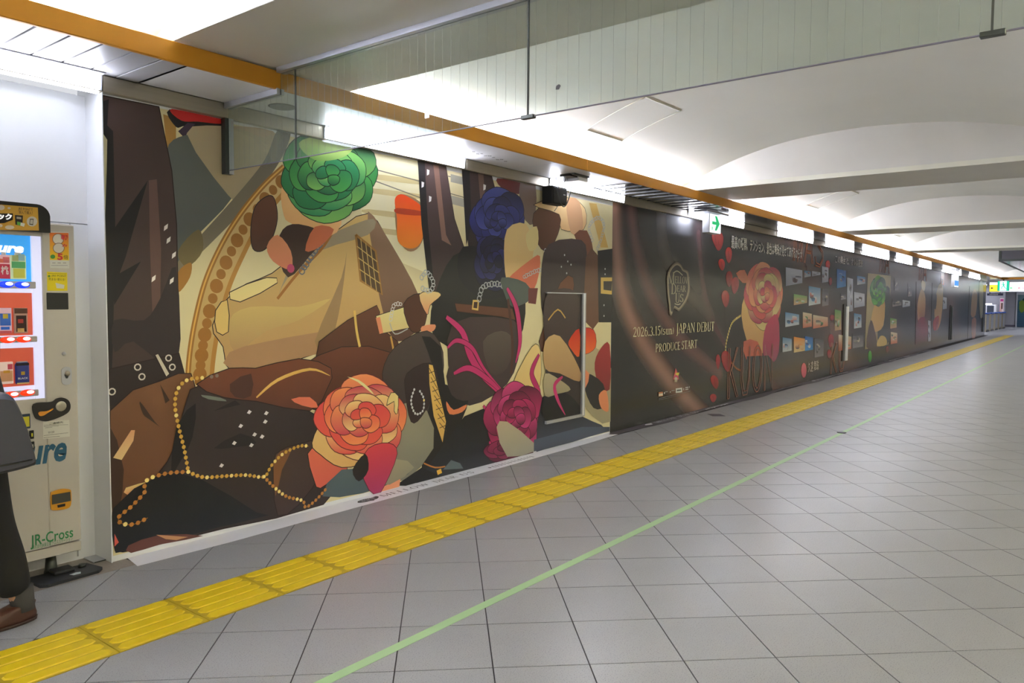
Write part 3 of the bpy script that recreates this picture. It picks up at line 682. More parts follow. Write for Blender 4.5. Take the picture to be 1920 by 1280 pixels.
# lower dark folds
p.fill([(716, 700), (740, 650), (800, 620), (830, 660), (824, 740), (800, 790), (760, 770), (730, 740)], (72, 62, 58), (56, 48, 48), sm=3, line=LN); p.fill([(790, 630), (826, 650), (834, 720), (880, 740), (860, 800), (846, 880), (790, 890), (800, 780), (815, 700)], (32, 30, 32), sm=2)
p.fill([(742, 760), (800, 770), (812, 840), (760, 900), (744, 880)], (142, 138, 118), (118, 118, 108), sm=2)
p.fill([(762, 700), (806, 680), (820, 720), (790, 780), (770, 790), (760, 740)], (48, 36, 38), sm=3, line=LN)
p.beads([(776, 730), (770, 752), (778, 775), (792, 770), (794, 748), (786, 732)], .011, .03, (190, 194, 196))
p.fill([(803, 682), (811, 684), (818, 715), (836, 790), (829, 830), (812, 780), (804, 720)], (208, 172, 92), (196, 156, 84), line=LN)
for i in range(7): p.stroke([(803+i*3.4, 700+i*17), (817+i*3.4, 694+i*17)], .006, (70, 54, 40)); p.stroke([(804+i*3.2, 690+i*17), (816+i*3.4, 712+i*16)], .006, (70, 54, 40))
p.fill([(836, 752), (850, 768), (874, 758), (866, 772), (842, 776)], (206, 120, 78), sm=3); p.stroke([(884, 780), (862, 815), (846, 834)], .013, (196, 124, 66), sm=3)
p.fill([(840, 690), (900, 680), (912, 720), (880, 750), (846, 740)], (60, 50, 50), sm=3)
p.fill([(790, 890), (870, 780), (920, 760), (1000, 850), (985, 856), (780, 906)], (28, 27, 30), (36, 38, 46))
p.fill([(740, 910), (790, 876), (826, 892), (760, 914)], (26, 25, 27)); p.stroke([(794, 868), (815, 876), (834, 874)], .012, (170, 106, 50), sm=3); p.fill([(818, 882), (826, 878), (828, 886), (820, 890)], (214, 170, 70))
p.fill([(704, 924), (752, 884), (748, 912)], (206, 140, 106)); p.fill([(830, 880), (845, 862), (862, 868), (868, 878)], (84, 96, 102))
# coat at the lower left, lapel and blossom
p.fill([(356, 730), (420, 720), (480, 745), (560, 760), (612, 800), (640, 870), (606, 945), (420, 990), (330, 1012), (230, 1034), (213, 1020), (210, 960), (290, 895), (330, 830)], (54, 45, 45), (48, 40, 42), sm=2, line=LN)
p.fill([(212, 952), (300, 890), (380, 900), (480, 960), (500, 966), (400, 990), (216, 1036)], (26, 26, 30), (32, 34, 40), sm=2); p.fill([(330, 800), (366, 756), (360, 820), (340, 860), (320, 886)], (28, 26, 28), sm=2)
p.fill([(400, 840), (450, 812), (480, 830), (440, 838)], BK, sm=2); p.fill([(400, 770), (440, 750), (450, 758)], BK)
p.fill([(240, 1022), (300, 1002), (380, 1004), (300, 1020), (245, 1036)], (92, 56, 52), sm=2); p.fill([(214, 1000), (222, 1016), (214, 1024)], (206, 92, 80)); p.fill([(292, 1002), (352, 1006), (330, 1012), (310, 1010)], (176, 128, 92))
p.fill([(368, 720), (430, 690), (478, 690), (560, 672), (620, 690), (612, 730), (580, 770), (480, 752), (420, 745)], RB, (84, 50, 40), sm=2, line=LN)
p.fill([(430, 720), (470, 700), (470, 742), (440, 744)], (72, 46, 40), sm=2); p.stroke([(480, 745), (520, 712), (580, 692), (618, 704)], .022, (206, 168, 90), sm=4, taper=True); p.fill([(376, 740), (412, 745), (424, 752), (390, 748)], (104, 112, 104), sm=2)
for x, y in ((396, 706), (406, 704)): p.dot((x, y), .012, (120, 110, 100), 8)
p.fill([(512, 900), (516, 850), (560, 832), (600, 828), (604, 880), (560, 945), (520, 966)], (70, 56, 54), (60, 46, 46), sm=2, line=LN); p.fill([(516, 930), (512, 870), (526, 845), (545, 845), (528, 880)], (116, 78, 50), sm=2)
p.fill([(576, 850), (600, 840), (650, 872), (640, 885), (600, 915), (588, 900)], (206, 104, 80), (190, 88, 76), sm=2, line=LN)
p.fill([(545, 748), (580, 744), (596, 764), (566, 760)], (206, 110, 84), sm=2)
p.fill([(604, 930), (640, 880), (720, 880), (770, 880), (744, 900), (680, 924)], (82, 96, 102), (70, 84, 92), sm=2); p.fill([(700, 900), (740, 860), (776, 876), (730, 908)], (150, 144, 122), (134, 130, 112), sm=2)
p.fill([(584, 830), (610, 780), (660, 760), (700, 800), (690, 860), (640, 876), (600, 852)], (212, 182, 118), (206, 164, 104), sm=3, line=LN)
p.rosette(676, 784, 84, 78, [(214, 88, 72), (226, 140, 88), (190, 66, 84), (236, 196, 130), (206, 74, 74)], 21, 5, (96, 34, 40))
p.fill([(676, 880), (690, 840), (728, 830), (744, 850), (720, 910), (700, 930)], (200, 66, 74), (150, 50, 92), sm=3, line=(80, 30, 40)); p.fill([(660, 880), (684, 850), (690, 880), (672, 902)], BK, sm=3)
p.fill([(650, 706), (670, 716), (700, 740), (690, 726), (672, 712)], (214, 206, 150), sm=2); p.fill([(724, 760), (732, 736), (746, 742), (744, 775), (738, 770), (738, 752)], (216, 196, 130), sm=2, line=LN)
for q in ((466, 772), (498, 774), (450, 798), (476, 814), (438, 830), (496, 790), (490, 818), (414, 872), (470, 834)): p.fill([(q[0]-4, q[1]+2), (q[0], q[1]-4), (q[0]+5, q[1]-1), (q[0]+1, q[1]+4)], (206, 204, 204))
# magenta ribbons and blossom
MG = (176, 46, 102)
p.fill([(960, 720), (996, 650), (1012, 656), (1012, 720), (990, 760), (966, 756)], (214, 190, 128), (206, 176, 116), sm=3, line=LN)
for r, w in (([(836, 594), (866, 622), (880, 664), (902, 700), (940, 740), (972, 780)], .07), ([(838, 652), (856, 638), (884, 652), (906, 690), (940, 730)], .04), ([(850, 700), (880, 690), (920, 716), (950, 748)], .05), ([(950, 540), (968, 580), (974, 640), (966, 680)], .06), ([(1010, 664), (996, 700), (1010, 740), (1000, 790)], .06), ([(1055, 706), (1038, 720), (1044, 750), (1062, 780), (1050, 820)], .05), ([(1020, 800), (1036, 820), (1038, 836)], .05), ([(905, 760), (930, 800), (914, 850)], .04), ([(916, 830), (940, 824), (958, 846), (944, 868)], .05)):
    p.stroke(r, w+.012, (70, 20, 40), sm=6, taper=True); p.stroke(r, w, MG, sm=6, taper=True)
p.rosette(966, 782, 56, 66, [(170, 42, 96), (96, 28, 56), (186, 60, 118), (80, 22, 46)], 33, 4, (50, 14, 30))
p.rosette(952, 846, 44, 26, [(104, 30, 60), (84, 24, 50), (130, 38, 78)], 35, 2, (50, 14, 30))
# right edge: petals, straps, pale floor
p.fill([(1066, 650), (1100, 640), (1146, 690), (1144, 790), (1110, 780), (1086, 740)], (176, 162, 128), (146, 138, 112), sm=2)
p.fill([(1064, 636), (1084, 616), (1112, 618), (1116, 650), (1096, 664), (1076, 656)], (190, 44, 30), (214, 100, 44), sm=3, line=(80, 24, 24)); p.fill([(1114, 680), (1126, 652), (1142, 646), (1142, 730), (1120, 716)], (150, 44, 44), (110, 32, 36), sm=3)
p.fill([(1098, 700), (1130, 720), (1132, 760), (1112, 764), (1096, 730)], (34, 30, 32), sm=3, line=LN); p.fill([(1122, 740), (1136, 732), (1140, 770), (1126, 764)], (206, 130, 90), sm=3); p.fill([(1086, 690), (1104, 700), (1096, 728), (1080, 716)], (206, 128, 92), sm=2)
p.fill([(1016, 744), (1060, 740), (1090, 780), (1126, 796), (1124, 812), (1020, 842), (1004, 840)], (30, 28, 34), (58, 64, 78), sm=2)
p.fill([(930, 800), (950, 790), (1000, 830), (1000, 846), (950, 856)], (170, 160, 134), (140, 138, 126), sm=2); p.fill([(1000, 824), (1090, 800), (1142, 800), (1142, 808), (1000, 846)], (74, 82, 100), (64, 70, 86))
# gold beads
GB = (190, 150, 66)
p.beads([(378, 708), (350, 712), (332, 730), (327, 760), (334, 800), (344, 840), (352, 884)], .0125, .033, GB, (150, 104, 46))
p.beads([(352, 884), (380, 894), (420, 892), (460, 890), (494, 893), (508, 872), (530, 850), (560, 836), (578, 836)], .0125, .033, GB, (150, 104, 46))
p.beads([(352, 884), (316, 886), (280, 896), (270, 908), (270, 922), (244, 950), (222, 968), (226, 980), (250, 982), (276, 970)], .013, .036, (170, 112, 52), (130, 84, 40))
p.beads([(494, 893), (512, 912), (536, 930), (566, 938), (572, 950), (590, 938), (612, 914)], .0125, .033, (178, 122, 58), (140, 92, 46))
part('picture', p.mb, M_PRINT, mu)
# hatch door set into the picture mural
d1 = struct('door_1', None, None, 'hydrant hatch flush in the picture mural, bright aluminium frame at right and bottom')
part('gap', MB().box(6.03, 6.695, -.012, -.0105, .285, 1.542), M_BLACK, d1)
part('frame', MB().box(6.655, 6.715, -.03, -.006, .255, 1.545).box(6.018, 6.655, -.03, -.006, .255, .285).box(6.018, 6.655, -.026, -.006, 1.535, 1.545), M_ALU, d1)
part('frame_lip', MB().box(6.672, 6.69, -.034, -.03, .27, 1.54), M_WALLW, d1)
dp = Print(-.0125, k=1.3, step=.00001)
def R4(a, b, c, d): return [(a, c), (b, c), (b, d), (a, d)]
dp.fill(R4(6.022, 6.645, .29, 1.532), (52, 44, 44), world=True)
for P_, c_, c2_ in (([(1022, 560), (1058, 540), (1086, 560), (1074, 640), (1040, 660), (1022, 640)], (66, 52, 50), (58, 46, 44)), ([(1022, 640), (1050, 630), (1086, 690), (1086, 715), (1050, 700), (1022, 690)], (190, 160, 112), (166, 132, 94)), ([(1066, 640), (1086, 616), (1086, 668), (1072, 656)], (190, 44, 30), (206, 86, 40)), ([(1022, 740), (1060, 736), (1086, 760), (1086, 776), (1022, 788)], (28, 27, 30), (26, 26, 30)), ([(1022, 700), (1050, 712), (1070, 730), (1046, 738), (1022, 742)], (172, 160, 128), (150, 142, 116))):
    dp.fill(P_, c_, c2_, sm=3)
dp.stroke([(1028, 600), (1046, 580), (1060, 596)], .016, (190, 150, 76), sm=3); dp.stroke([(1055, 706), (1040, 722), (1046, 750), (1060, 778)], .05, MG, sm=5, taper=True)
part('picture_panel', dp.mb, M_PRINT, d1)

# ---------------- dark mural
dm = thing('dark_mural', 'very long glossy black mural with draped satin, red petals and cream lettering', 'mural', (24, 0, 0))
x = 7.29; k = 0
while x < XE-.01:
    xe = min(x+2.0, XE); part('board', MB().box(x+.0012, xe-.0012, 0, .0295, .0, 2.549), M_BLACK, dm); x = xe
BASE = np.array(rgb(38, 35, 36)[:3])
bands = [([(1152, 385), (1156, 470), (1170, 560), (1205, 640), (1262, 720), (1330, 790)], .13, (150, 112, 98), 1.), ([(1183, 395), (1195, 470), (1225, 560), (1280, 640), (1350, 700)], .12, (104, 70, 68), .9), ([(1310, 440), (1318, 530), (1335, 600), (1380, 680)], .11, (88, 60, 62), .8), ([(1240, 400), (1246, 470), (1276, 530), (1330, 590)], .16, (84, 74, 66), .7)]
BW = [(np.array([[onY(u, v)[0], onY(u, v)[2]] for u, v in smooth(q, 40, False)]), w, np.array(rgb(*c)[:3]), a) for q, w, c, a in bands]
def satin(x, z):
    c = BASE.copy()
    if x < 12.6:
        for q, w, col, a in BW:
            d = np.sqrt(((q-np.array([x, z]))**2).sum(1)).min(); c = c+(col-c)*a*math.exp(-(d/w)**2)
    else:
        t = math.sin(x*1.15+z*1.9)*.5+.5; t2 = math.sin(x*.53-z*2.3+1)*.5+.5
        c = c+(np.array(rgb(128, 92, 82)[:3])-c)*(.5*t**6+.25*t2**5)
    return (*np.minimum(c*1.05, 1), 1)
xs = np.concatenate([np.arange(7.285, 12.6, .045), np.arange(12.6, XE-.05, .14), [XE-.002]]); NZ = 66; zs = np.linspace(.001, 2.548, NZ)
sb = MB(); sb.add([(x, -.0004, z) for x in xs for z in zs], [(i*NZ+j, (i+1)*NZ+j, (i+1)*NZ+j+1, i*NZ+j+1) for i in range(len(xs)-1) for j in range(NZ-1)], [satin(x, z) for x in xs for z in zs])
part('satin_backdrop', sb, M_PRINTD, dm)
q = Print(-.0008, k=1.05, step=.00003)
def photo(P, ground, blobs):
    q.fill(P, *ground)
    for b in blobs: q.fill(b[0], b[1], b[2] if len(b) > 2 else None, sm=3, line=(40, 26, 30) if len(b) > 3 else None, lw=.01)
# first tall panel: coral blossom on brown satin
q.fill([(1371, 478), (1462, 498), (1460, 690), (1362, 702), (1358, 560)], (66, 48, 42), (50, 40, 44))
q.fill([(1362, 560), (1400, 520), (1420, 600), (1400, 690), (1366, 690)], (44, 36, 36), sm=3)
q.fill([(1390, 590), (1404, 540), (1440, 520), (1456, 580), (1444, 650), (1410, 660)], (204, 172, 110), (196, 150, 98), sm=3)
q.rosette(1434, 552, 36, 62, [(196, 92, 84), (206, 138, 96), (176, 66, 84), (206, 190, 128), (160, 52, 84)], 51, 5, (80, 34, 40))
q.fill([(1436, 610), (1458, 590), (1460, 660), (1442, 684), (1430, 660)], (176, 60, 84), (140, 50, 84), sm=3)
q.fill([(1380, 512), (1396, 506), (1402, 526), (1392, 530)], (200, 116, 84), sm=2)
q.fill([(1394, 640), (1420, 640), (1430, 676), (1400, 676)], (190, 96, 76), sm=2); q.fill([(1400, 668), (1440, 666), (1458, 688), (1398, 694)], (48, 48, 56))
q.beads([(1388, 592), (1372, 606), (1362, 640), (1360, 662)], .022, .05, (206, 186, 110)); q.beads([(1372, 680), (1380, 690), (1388, 694)], .02, .05, (150, 96, 60))
# petals
for (x, y, rx, ry, r) in ((1347, 452, 9, 18, 0), (1341, 448, 6, 14, .3), (1366, 478, 6, 15, 0), (1353, 496, 6, 11, .2), (1367, 523, 6, 15, 0), (1378, 535, 7, 16, -.2), (1360, 560, 7, 16, .1), (1362, 677, 9, 20, .3), (1346, 678, 4, 14, 0), (1340, 716, 7, 13, .5), (1337, 746, 6, 8, 0), (1552, 497, 4, 9, 0), (1557, 528, 3, 8, 0), (1560, 596, 4, 6, 0), (1558, 640, 5, 14, 0), (1555, 664, 4, 9, 0), (1670, 610, 3, 8, 0), (1664, 655, 3, 6, 0), (1735, 620, 4, 12, 0)):
    q.fill([(x+rx*math.cos(a)*(1-.25*math.sin(a))+r*ry*math.sin(a)*.4, y+ry*math.sin(a)) for a in [i*pi/7 for i in range(14)]], (214, 46, 46) if y < 510 else (156, 34, 40), (176, 30, 36) if y < 510 else (128, 26, 40))
    if rx > 5: q.stroke([(x-1, y-ry*.5), (x+1, y+ry*.5)], .012, (120, 18, 24))
q.ell(1507, 694, 5, 14, (204, 96, 110), c2=(190, 76, 96)); q.ell(1631, 668, 3.3, 11, (84, 176, 76), c2=(60, 150, 60))
# small collage pictures: plain colour studies
R = random.Random(5)
TILES = [(1473, 501, 1504, 536, 'w'), (1508, 507, 1520, 520, 'b'), (1522, 508, 1538, 518, 'w'), (1541, 499, 1553, 530, 'w'), (1488, 551, 1513, 572, 'g'), (1516, 536, 1538, 573, 'b'), (1541, 540, 1553, 574, 'd'), (1472, 585, 1498, 613, 'b'), (1505, 585, 1522, 615, 'c'), (1524, 590, 1552, 616, 'c'), (1467, 632, 1484, 660, 'b'), (1488, 631, 1509, 661, 'o'), (1509, 630, 1524, 658, 'B'), (1527, 634, 1544, 670, 'd'), (1569, 504, 1586, 540, 'B'), (1588, 520, 1599, 585, 'w'), (1607, 517, 1622, 534, 'b'), (1576, 550, 1586, 562, 'd'), (1601, 547, 1621, 577, 'w'), (1565, 580, 1577, 620, 'g'), (1601, 587, 1615, 616, 'b'), (1572, 627, 1596, 658, 'c'), (1598, 625, 1618, 653, 'd'), (1673, 560, 1690, 575, 'd'), (1692, 562, 1706, 576, 'w'), (1677, 520, 1684, 545, 'd'), (1669, 596, 1681, 616, 'g'), (1670, 622, 1682, 645, 'c'), (1766, 556, 1775, 580, 'w'), (1764, 510, 1770, 536, 'c'), (1702, 530, 1709, 556, 'd'), (1740, 600, 1745, 640, 'w')]
PAL = {'w': [(186, 190, 206), (150, 156, 176), (96, 62, 60), (44, 44, 58)], 'b': [(84, 130, 176), (190, 196, 206), (190, 120, 110), (40, 40, 60)], 'g': [(96, 150, 84), (190, 150, 120), (60, 66, 60), (196, 200, 186)], 'c': [(196, 186, 160), (196, 116, 90), (96, 140, 96), (60, 48, 54)], 'o': [(214, 132, 50), (206, 184, 130), (206, 150, 96), (60, 50, 60)], 'B': [(40, 96, 176), (60, 130, 196), (196, 206, 214), (30, 50, 96)], 'd': [(74, 72, 84), (130, 124, 128), (176, 166, 156), (44, 42, 50)]}
TT = q.t
for (a, c, b, d, kd) in TILES:
    w = b-a; h = d-c; C = PAL[kd]; q.t = TT
    q.fill([(a, c), (b, c+h*.02+w*.15), (b, d-w*.18), (a, d)], C[0], C[1])
    for j in range(4):
        x0 = a+w*R.uniform(.05, .6); y0 = c+h*R.uniform(.2, .6); ww = w*R.uniform(.2, .38); hh = h*R.uniform(.15, .32)
        q.fill([(x0, y0), (x0+ww, y0+hh*.2), (x0+ww*.8, min(y0+hh, d-w*.2)), (x0+ww*.1, min(y0+hh*.9, d-w*.2))], C[(j+1) % 4], C[(j+2) % 4], sm=2)
# green panel and further tall panels
photo([(1627, 512), (1670, 517), (1666, 646), (1621, 655)], ((178, 166, 130), (136, 120, 84)), [([(1646, 640), (1650, 560), (1668, 540), (1666, 640)], (60, 66, 60), (60, 60, 50)), ([(1632, 610), (1640, 570), (1658, 560), (1656, 610), (1640, 622)], (200, 164, 106), (190, 150, 94)), ([(1624, 650), (1632, 600), (1640, 620), (1644, 650)], (84, 58, 46)), ([(1644, 648), (1650, 630), (1660, 632), (1662, 646)], (196, 166, 96))])
q.rosette(1646, 545, 15, 30, [(84, 150, 60), (56, 116, 64), (120, 176, 76), (44, 96, 64)], 61, 3, (28, 60, 36))
photo([(1718, 528), (1737, 532), (1735, 640), (1716, 646)], ((64, 48, 50), (96, 36, 50)), [([(1720, 570), (1728, 540), (1735, 560), (1732, 600), (1722, 606)], (176, 150, 110), (150, 96, 84)), ([(1722, 600), (1734, 596), (1734, 630), (1724, 636)], (150, 40, 66), (110, 34, 56)), ([(1728, 526), (1735, 530), (1733, 545), (1728, 540)], (190, 180, 140))])
photo([(1748, 530), (1769, 534), (1766, 622), (1745, 628)], ((84, 80, 82), (70, 62, 64)), [([(1752, 570), (1760, 534), (1768, 540), (1764, 600), (1754, 618)], (180, 160, 120), (170, 126, 96)), ([(1750, 600), (1760, 592), (1758, 616), (1750, 618)], (160, 66, 66)), ([(1748, 566), (1756, 552), (1754, 580)], (50, 44, 52))])
photo([(1818, 536), (1834, 540), (1831, 640), (1814, 640)], ((90, 82, 80), (92, 76, 72)), [([(1820, 590), (1824, 545), (1832, 550), (1829, 590)], (186, 160, 126), (180, 140, 110)), ([(1822, 600), (1830, 598), (1828, 634), (1822, 632)], (176, 120, 100)), ([(1836, 530), (1843, 534), (1842, 590), (1837, 590)], (176, 166, 140))])
part('collage', q.mb, M_PRINTD, dm)
# lettering on the dark mural
INK = Print(-.0075)
lt = MB(); C1 = rgb(206, 198, 160, 1.25)
def wtext(mb, s, a, b, h, col, t=.0005, cjk=False, bold=0., italic=0.):
    A = onY(*a); B = onY(*b); z = (A[2]+B[2])/2
    VF = text2d(s, italic, bold) if cjk else serif2d(s)
    V, Fc = VF; x0, x1 = A[0], B[0]; lo, hi = V.min(0), V.max(0)
    if cjk: put2d(mb, VF, onwall(-.0075), x0, x1, z, z+h, col, t)
    else: mb.add([(x0+(v[0]-lo[0])/(hi[0]-lo[0])*(x1-x0), -.0075-t, z+v[1]*h) for v in V], Fc, col)
def wheight(u, v0, v1): return onY(u, v0)[2]-onY(u, v1)[2]
wtext(lt, '2026.3.15', (1186, 632), (1237, 627.5), wheight(1210, 612, 630), C1)
wtext(lt, '(sun)', (1239, 628), (1262, 625.5), wheight(1250, 612, 627)*1.05, C1)
wtext(lt, 'JAPAN DEBUT', (1267, 625.5), (1338, 619.5), wheight(1300, 605, 623), C1)
wtext(lt, 'PRODUCE', (1228, 660), (1274, 655), wheight(1250, 643, 658), C1); wtext(lt, 'START', (1277, 655), (1306, 651.5), wheight(1290, 638, 653.5), C1)
part('debut_lettering', lt, mat('cream_letter', rough=.5, attr='Col'), dm, 'cream serif lettering 2026.3.15 (sun) JAPAN DEBUT PRODUCE START')
jp = MB(); WH_ = rgb(226, 224, 214, 1.2)
wtext(jp, '最高の瞬間、テンション、景色は舞珠が見せてあげるから☆', (1370, 466), (1503, 486), .20, WH_, cjk=True, bold=.012)
wtext(jp, 'この舞台で、オレは花形', (1565, 494), (1617, 500.5), .17, rgb(206, 196, 190), cjk=True, bold=.01)
wtext(jp, '久遠 舞珠', (1514, 697), (1534, 695), .20, rgb(206, 196, 186), cjk=True)
part('japanese_lettering', jp, mat('cream_letter'), dm, 'white Japanese lettering along the top and foot of the collage')
# big outline capitals
ol = MB()
def outline(s, a, b, h, col, w=.016):
    A = onY(*a); B = onY(*b); V, Fc = serif2d(s); lo, hi = V.min(0), V.max(0)
    segs = {'M': [[(.08, 0), (.14, 1), (.5, .05), (.86, 1), (.92, 0)], [(.2, 0), (.2, .75), (.5, -.02), (.78, .75), (.78, 0)]], 'A': [[(.02, 0), (.46, 1), (.54, 1), (.98, 0)], [(.12, 0), (.48, .84), (.84, 0)], [(.25, .36), (.74, .36)], [(.25, .3), (.74, .3)]],
            'K': [[(.1, 0), (.1, 1), (.24, 1), (.24, 0), (.1, 0)], [(.24, .45), (.8, 1), (.9, 1), (.4, .56), (.98, 0), (.84, 0), (.3, .5)]], 'U': [[(.1, 1), (.1, .3), (.3, 0), (.68, 0), (.88, .3), (.88, 1)], [(.24, 1), (.24, .34), (.4, .08), (.64, .08), (.8, .34), (.8, 1)]],
            'O': [[(.5+.46*math.cos(i*pi/9), .5+.5*math.sin(i*pi/9)) for i in range(19)], [(.5+.32*math.cos(i*pi/9), .5+.42*math.sin(i*pi/9)) for i in range(19)]], 'N': [[(.1, 0), (.1, 1), (.8, .14), (.8, 1), (.9, 1), (.9, 0), (.2, .84), (.2, 0), (.1, 0)]], 'S': [[(.9, .8), (.7, .98), (.3, .96), (.15, .75), (.4, .55), (.75, .42), (.86, .22), (.6, .02), (.2, .06), (.08, .25)], [(.8, .8), (.6, .9), (.35, .88), (.27, .74), (.5, .6), (.9, .42), (.96, .2), (.6, -.05), (.1, -.02)]]}
    n = len(s); cw = (B[0]-A[0])/n
    for i, ch in enumerate(s):
        x0 = A[0]+i*cw; zb = A[2]+(B[2]-A[2])*(i+.5)/n
        for sg in segs[ch]:
            P = [Vector((x0+a_*cw*.9, zb+b_*h)) for a_, b_ in sg]; vs = []
            for j, pt in enumerate(P):
                d = (P[min(j+1, len(P)-1)]-P[max(j-1, 0)]); d = d.normalized(); nn = Vector((-d.y, d.x))*w/2
                vs += [(pt.x+nn.x, -.008, pt.y+nn.y), (pt.x-nn.x, -.008, pt.y-nn.y)]
            ol.add(vs, [(2*j, 2*j+2, 2*j+3, 2*j+1) for j in range(len(P)-1)], col)
OC = rgb(190, 104, 52); OD = rgb(140, 86, 66)
outline('MAS', (1485, 488), (1545, 499), .62, OC, .026); outline('KUON', (1361, 748), (1450, 727), .74, OD, .02); outline('KU', (1555, 700), (1585, 694), .62, OD, .03); outline('MA', (1648, 510), (1668, 513), .6, rgb(150, 84, 60), .035); outline('MA', (1722, 525), (1738, 528), .6, rgb(150, 84, 70), .04)
part('outline_capitals', ol, mat('cream_letter'), dm, 'thin orange outlined serif capitals')
# emblem: dripping dark shield with a pale glow, serif name inside
em = Print(-.0085, k=1.2, step=.00003)
sh = [(1270, 497), (1276, 501), (1280, 508), (1287, 512), (1289, 524), (1290, 540), (1288, 552), (1284, 562), (1279, 570), (1273, 577), (1269, 575), (1265, 573), (1263, 578), (1261, 584), (1258, 582), (1257, 568), (1255, 552), (1254, 535), (1254, 520), (1258, 508), (1264, 500)]
cx, cy = 1271, 538
for s_, c in ((1.16, (86, 74, 68)), (1.12, (120, 108, 92)), (1.07, (150, 138, 116)), (1.0, (54, 48, 50))):
    em.fill([(cx+(x-cx)*(s_+ (.05 if s_ > 1 else 0)), cy+(y-cy)*s_) for x, y in sh], c, sm=3)
em.stroke([(1262, 512), (1270, 508), (1280, 516)], .014, (176, 168, 146), sm=4); em.stroke([(1265, 569), (1271, 571), (1276, 569)], .012, (176, 168, 146), sm=4)
part('emblem_shield', em.mb, M_PRINT, dm)
el = MB()
def etext(s, u0, u1, v0, v1): A = onY(u0, v1); B = onY(u1, v0); V, Fc = serif2d(s); lo, hi = V.min(0), V.max(0); el.add([(A[0]+(v[0]-lo[0])/(hi[0]-lo[0])*(B[0]-A[0]), -.0105, A[2]+v[1]*(B[2]-A[2])) for v in V], Fc, rgb(186, 178, 150))
etext('M', 1251, 1263.5, 511, 531); etext('ELLOW', 1264, 1291.5, 519.5, 530.5); etext('D', 1257, 1267, 532, 551); etext('EAR', 1268, 1285, 535.5, 546.5); etext('U', 1264.5, 1273, 549.5, 567.5); etext('S', 1273.5, 1280, 551, 566)
part('emblem_lettering', el, mat('cream_letter'), dm, 'pale serif words MELLOW DEAR US inside the dark emblem')
# small mark and credit line
cr = Print(-.0085, k=1.2, step=.00003)
cr.fill([(1267, 690), (1271, 700), (1273, 711), (1262, 711)], (196, 76, 84), (206, 110, 90)); cr.fill([(1267, 699), (1274, 698), (1272, 704), (1267, 704)], (206, 196, 70)); cr.ell(1267.5, 708, 4.5, 5.5, (190, 60, 100)); cr.ell(1267.5, 710, 3, 3.5, (196, 190, 166)); cr.fill([(1265, 712), (1270, 711), (1269.5, 716), (1264.5, 716)], (176, 168, 140))
for x, y, w, h, c in ((1235, 735, 8, 8, (190, 120, 84)), (1235, 738, 8, 4, (206, 196, 180)), (1245, 735, 1.5, 3.5, (226, 226, 220)), (1247, 734, 5, 1.2, (150, 146, 140)), (1256, 733.5, 1.5, 2.4, (190, 188, 180)), (1259, 731.5, 6, 1.5, (150, 146, 140)), (1267, 728, 12, 8.5, (206, 206, 200)), (1281, 727.5, 1.5, 4, (176, 174, 168)), (1285, 725.5, 5.5, 2, (176, 174, 168)), (1285, 729, 5.5, 2, (176, 174, 168)), (1292, 724, 1, 3, (190, 188, 180)), (1269, 730.5, 8, 3, (74, 72, 72))):
    cr.fill([(x, y), (x+w, y-w*.13), (x+w, y-w*.13+h), (x, y+h)], c)
cr.fill([(1235, 746.5), (1294, 732.5), (1294, 733.3), (1235, 747.3)], (110, 106, 104)); cr.fill([(1235, 749), (1275, 740.5), (1275, 741.2), (1235, 749.8)], (90, 88, 88))
part('credit_marks', cr.mb, M_PRINT, dm)
# hatch doors in the dark mural
for n_, (u0, u1, vt, vb) in ((2, (1578, 1586, 570, 677)), (3, (1779, 1783, 572, 637)), (4, (1840, 1842, 593, 622))):
    a = onY(u0, vb); b = onY(u1, vb); zt = onY((u0+u1)/2, vt)[2]; zb = max(a[2], .12)
    dd = struct('door_%d' % n_, None, None, 'hatch slot in the dark mural')
    part('dark_gap', MB().box(a[0], a[0]+(b[0]-a[0])*.5, -.014, -.009, zb+.0, zt), M_BLACK, dd)
    part('edge_strip', MB().box(a[0]+(b[0]-a[0])*.5, b[0], -.035, -.009, zb, zt-.05), M_WALLW if n_ == 2 else M_DARKM, dd)
# ============================================================ FLOOR MARKINGS
ts = struct('trim_5', None, None, 'yellow tactile paving strip along the corridor floor')
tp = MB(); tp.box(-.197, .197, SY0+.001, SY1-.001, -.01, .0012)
for k in range(5):
    yc = SY0+.042+k*.0773; w0, w1, xa = .0255, .0225, .184
    def cap(w, x): return [(-x, yc-w*.4), (-x+w*.7, yc-w), (x-w*.7, yc-w), (x, yc-w*.4), (x, yc+w*.4), (x-w*.7, yc+w), (-x+w*.7, yc+w), (-x, yc+w*.4)]
    A, B = cap(w0+.006, xa), cap(w1+.006, xa-.006)
    tp.add([(x, y, .0012) for x, y in A]+[(x, y, .0062) for x, y in B], [list(range(8, 16))]+[(i, (i+1) % 8, (i+1) % 8+8, i+8) for i in range(8)])
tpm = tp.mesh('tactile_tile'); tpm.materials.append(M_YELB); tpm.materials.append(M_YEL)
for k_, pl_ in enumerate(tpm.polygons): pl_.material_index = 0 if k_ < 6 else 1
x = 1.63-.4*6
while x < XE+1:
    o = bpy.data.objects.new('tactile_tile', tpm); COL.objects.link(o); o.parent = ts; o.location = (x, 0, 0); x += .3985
gt = thing('green_line', 'thin pale green guide tape stuck straight along the tiled floor', 'tape', (10, -1.99, 0))
g2 = MB(); xs2 = np.arange(.6, 41, .8)
for a, b in zip(xs2, xs2[1:]): ya, yb = -1.968-.006*a, -1.968-.006*b; g2.add([(a, ya-.026, .0011), (b, yb-.026, .0011), (b, yb+.026, .0011), (a, ya+.026, .0011), (a, ya-.026, .0001), (b, yb-.026, .0001), (b, yb+.026, .0001), (a, ya+.026, .0001)], [(0, 1, 2, 3), (0, 4, 5, 1), (2, 6, 7, 3)])
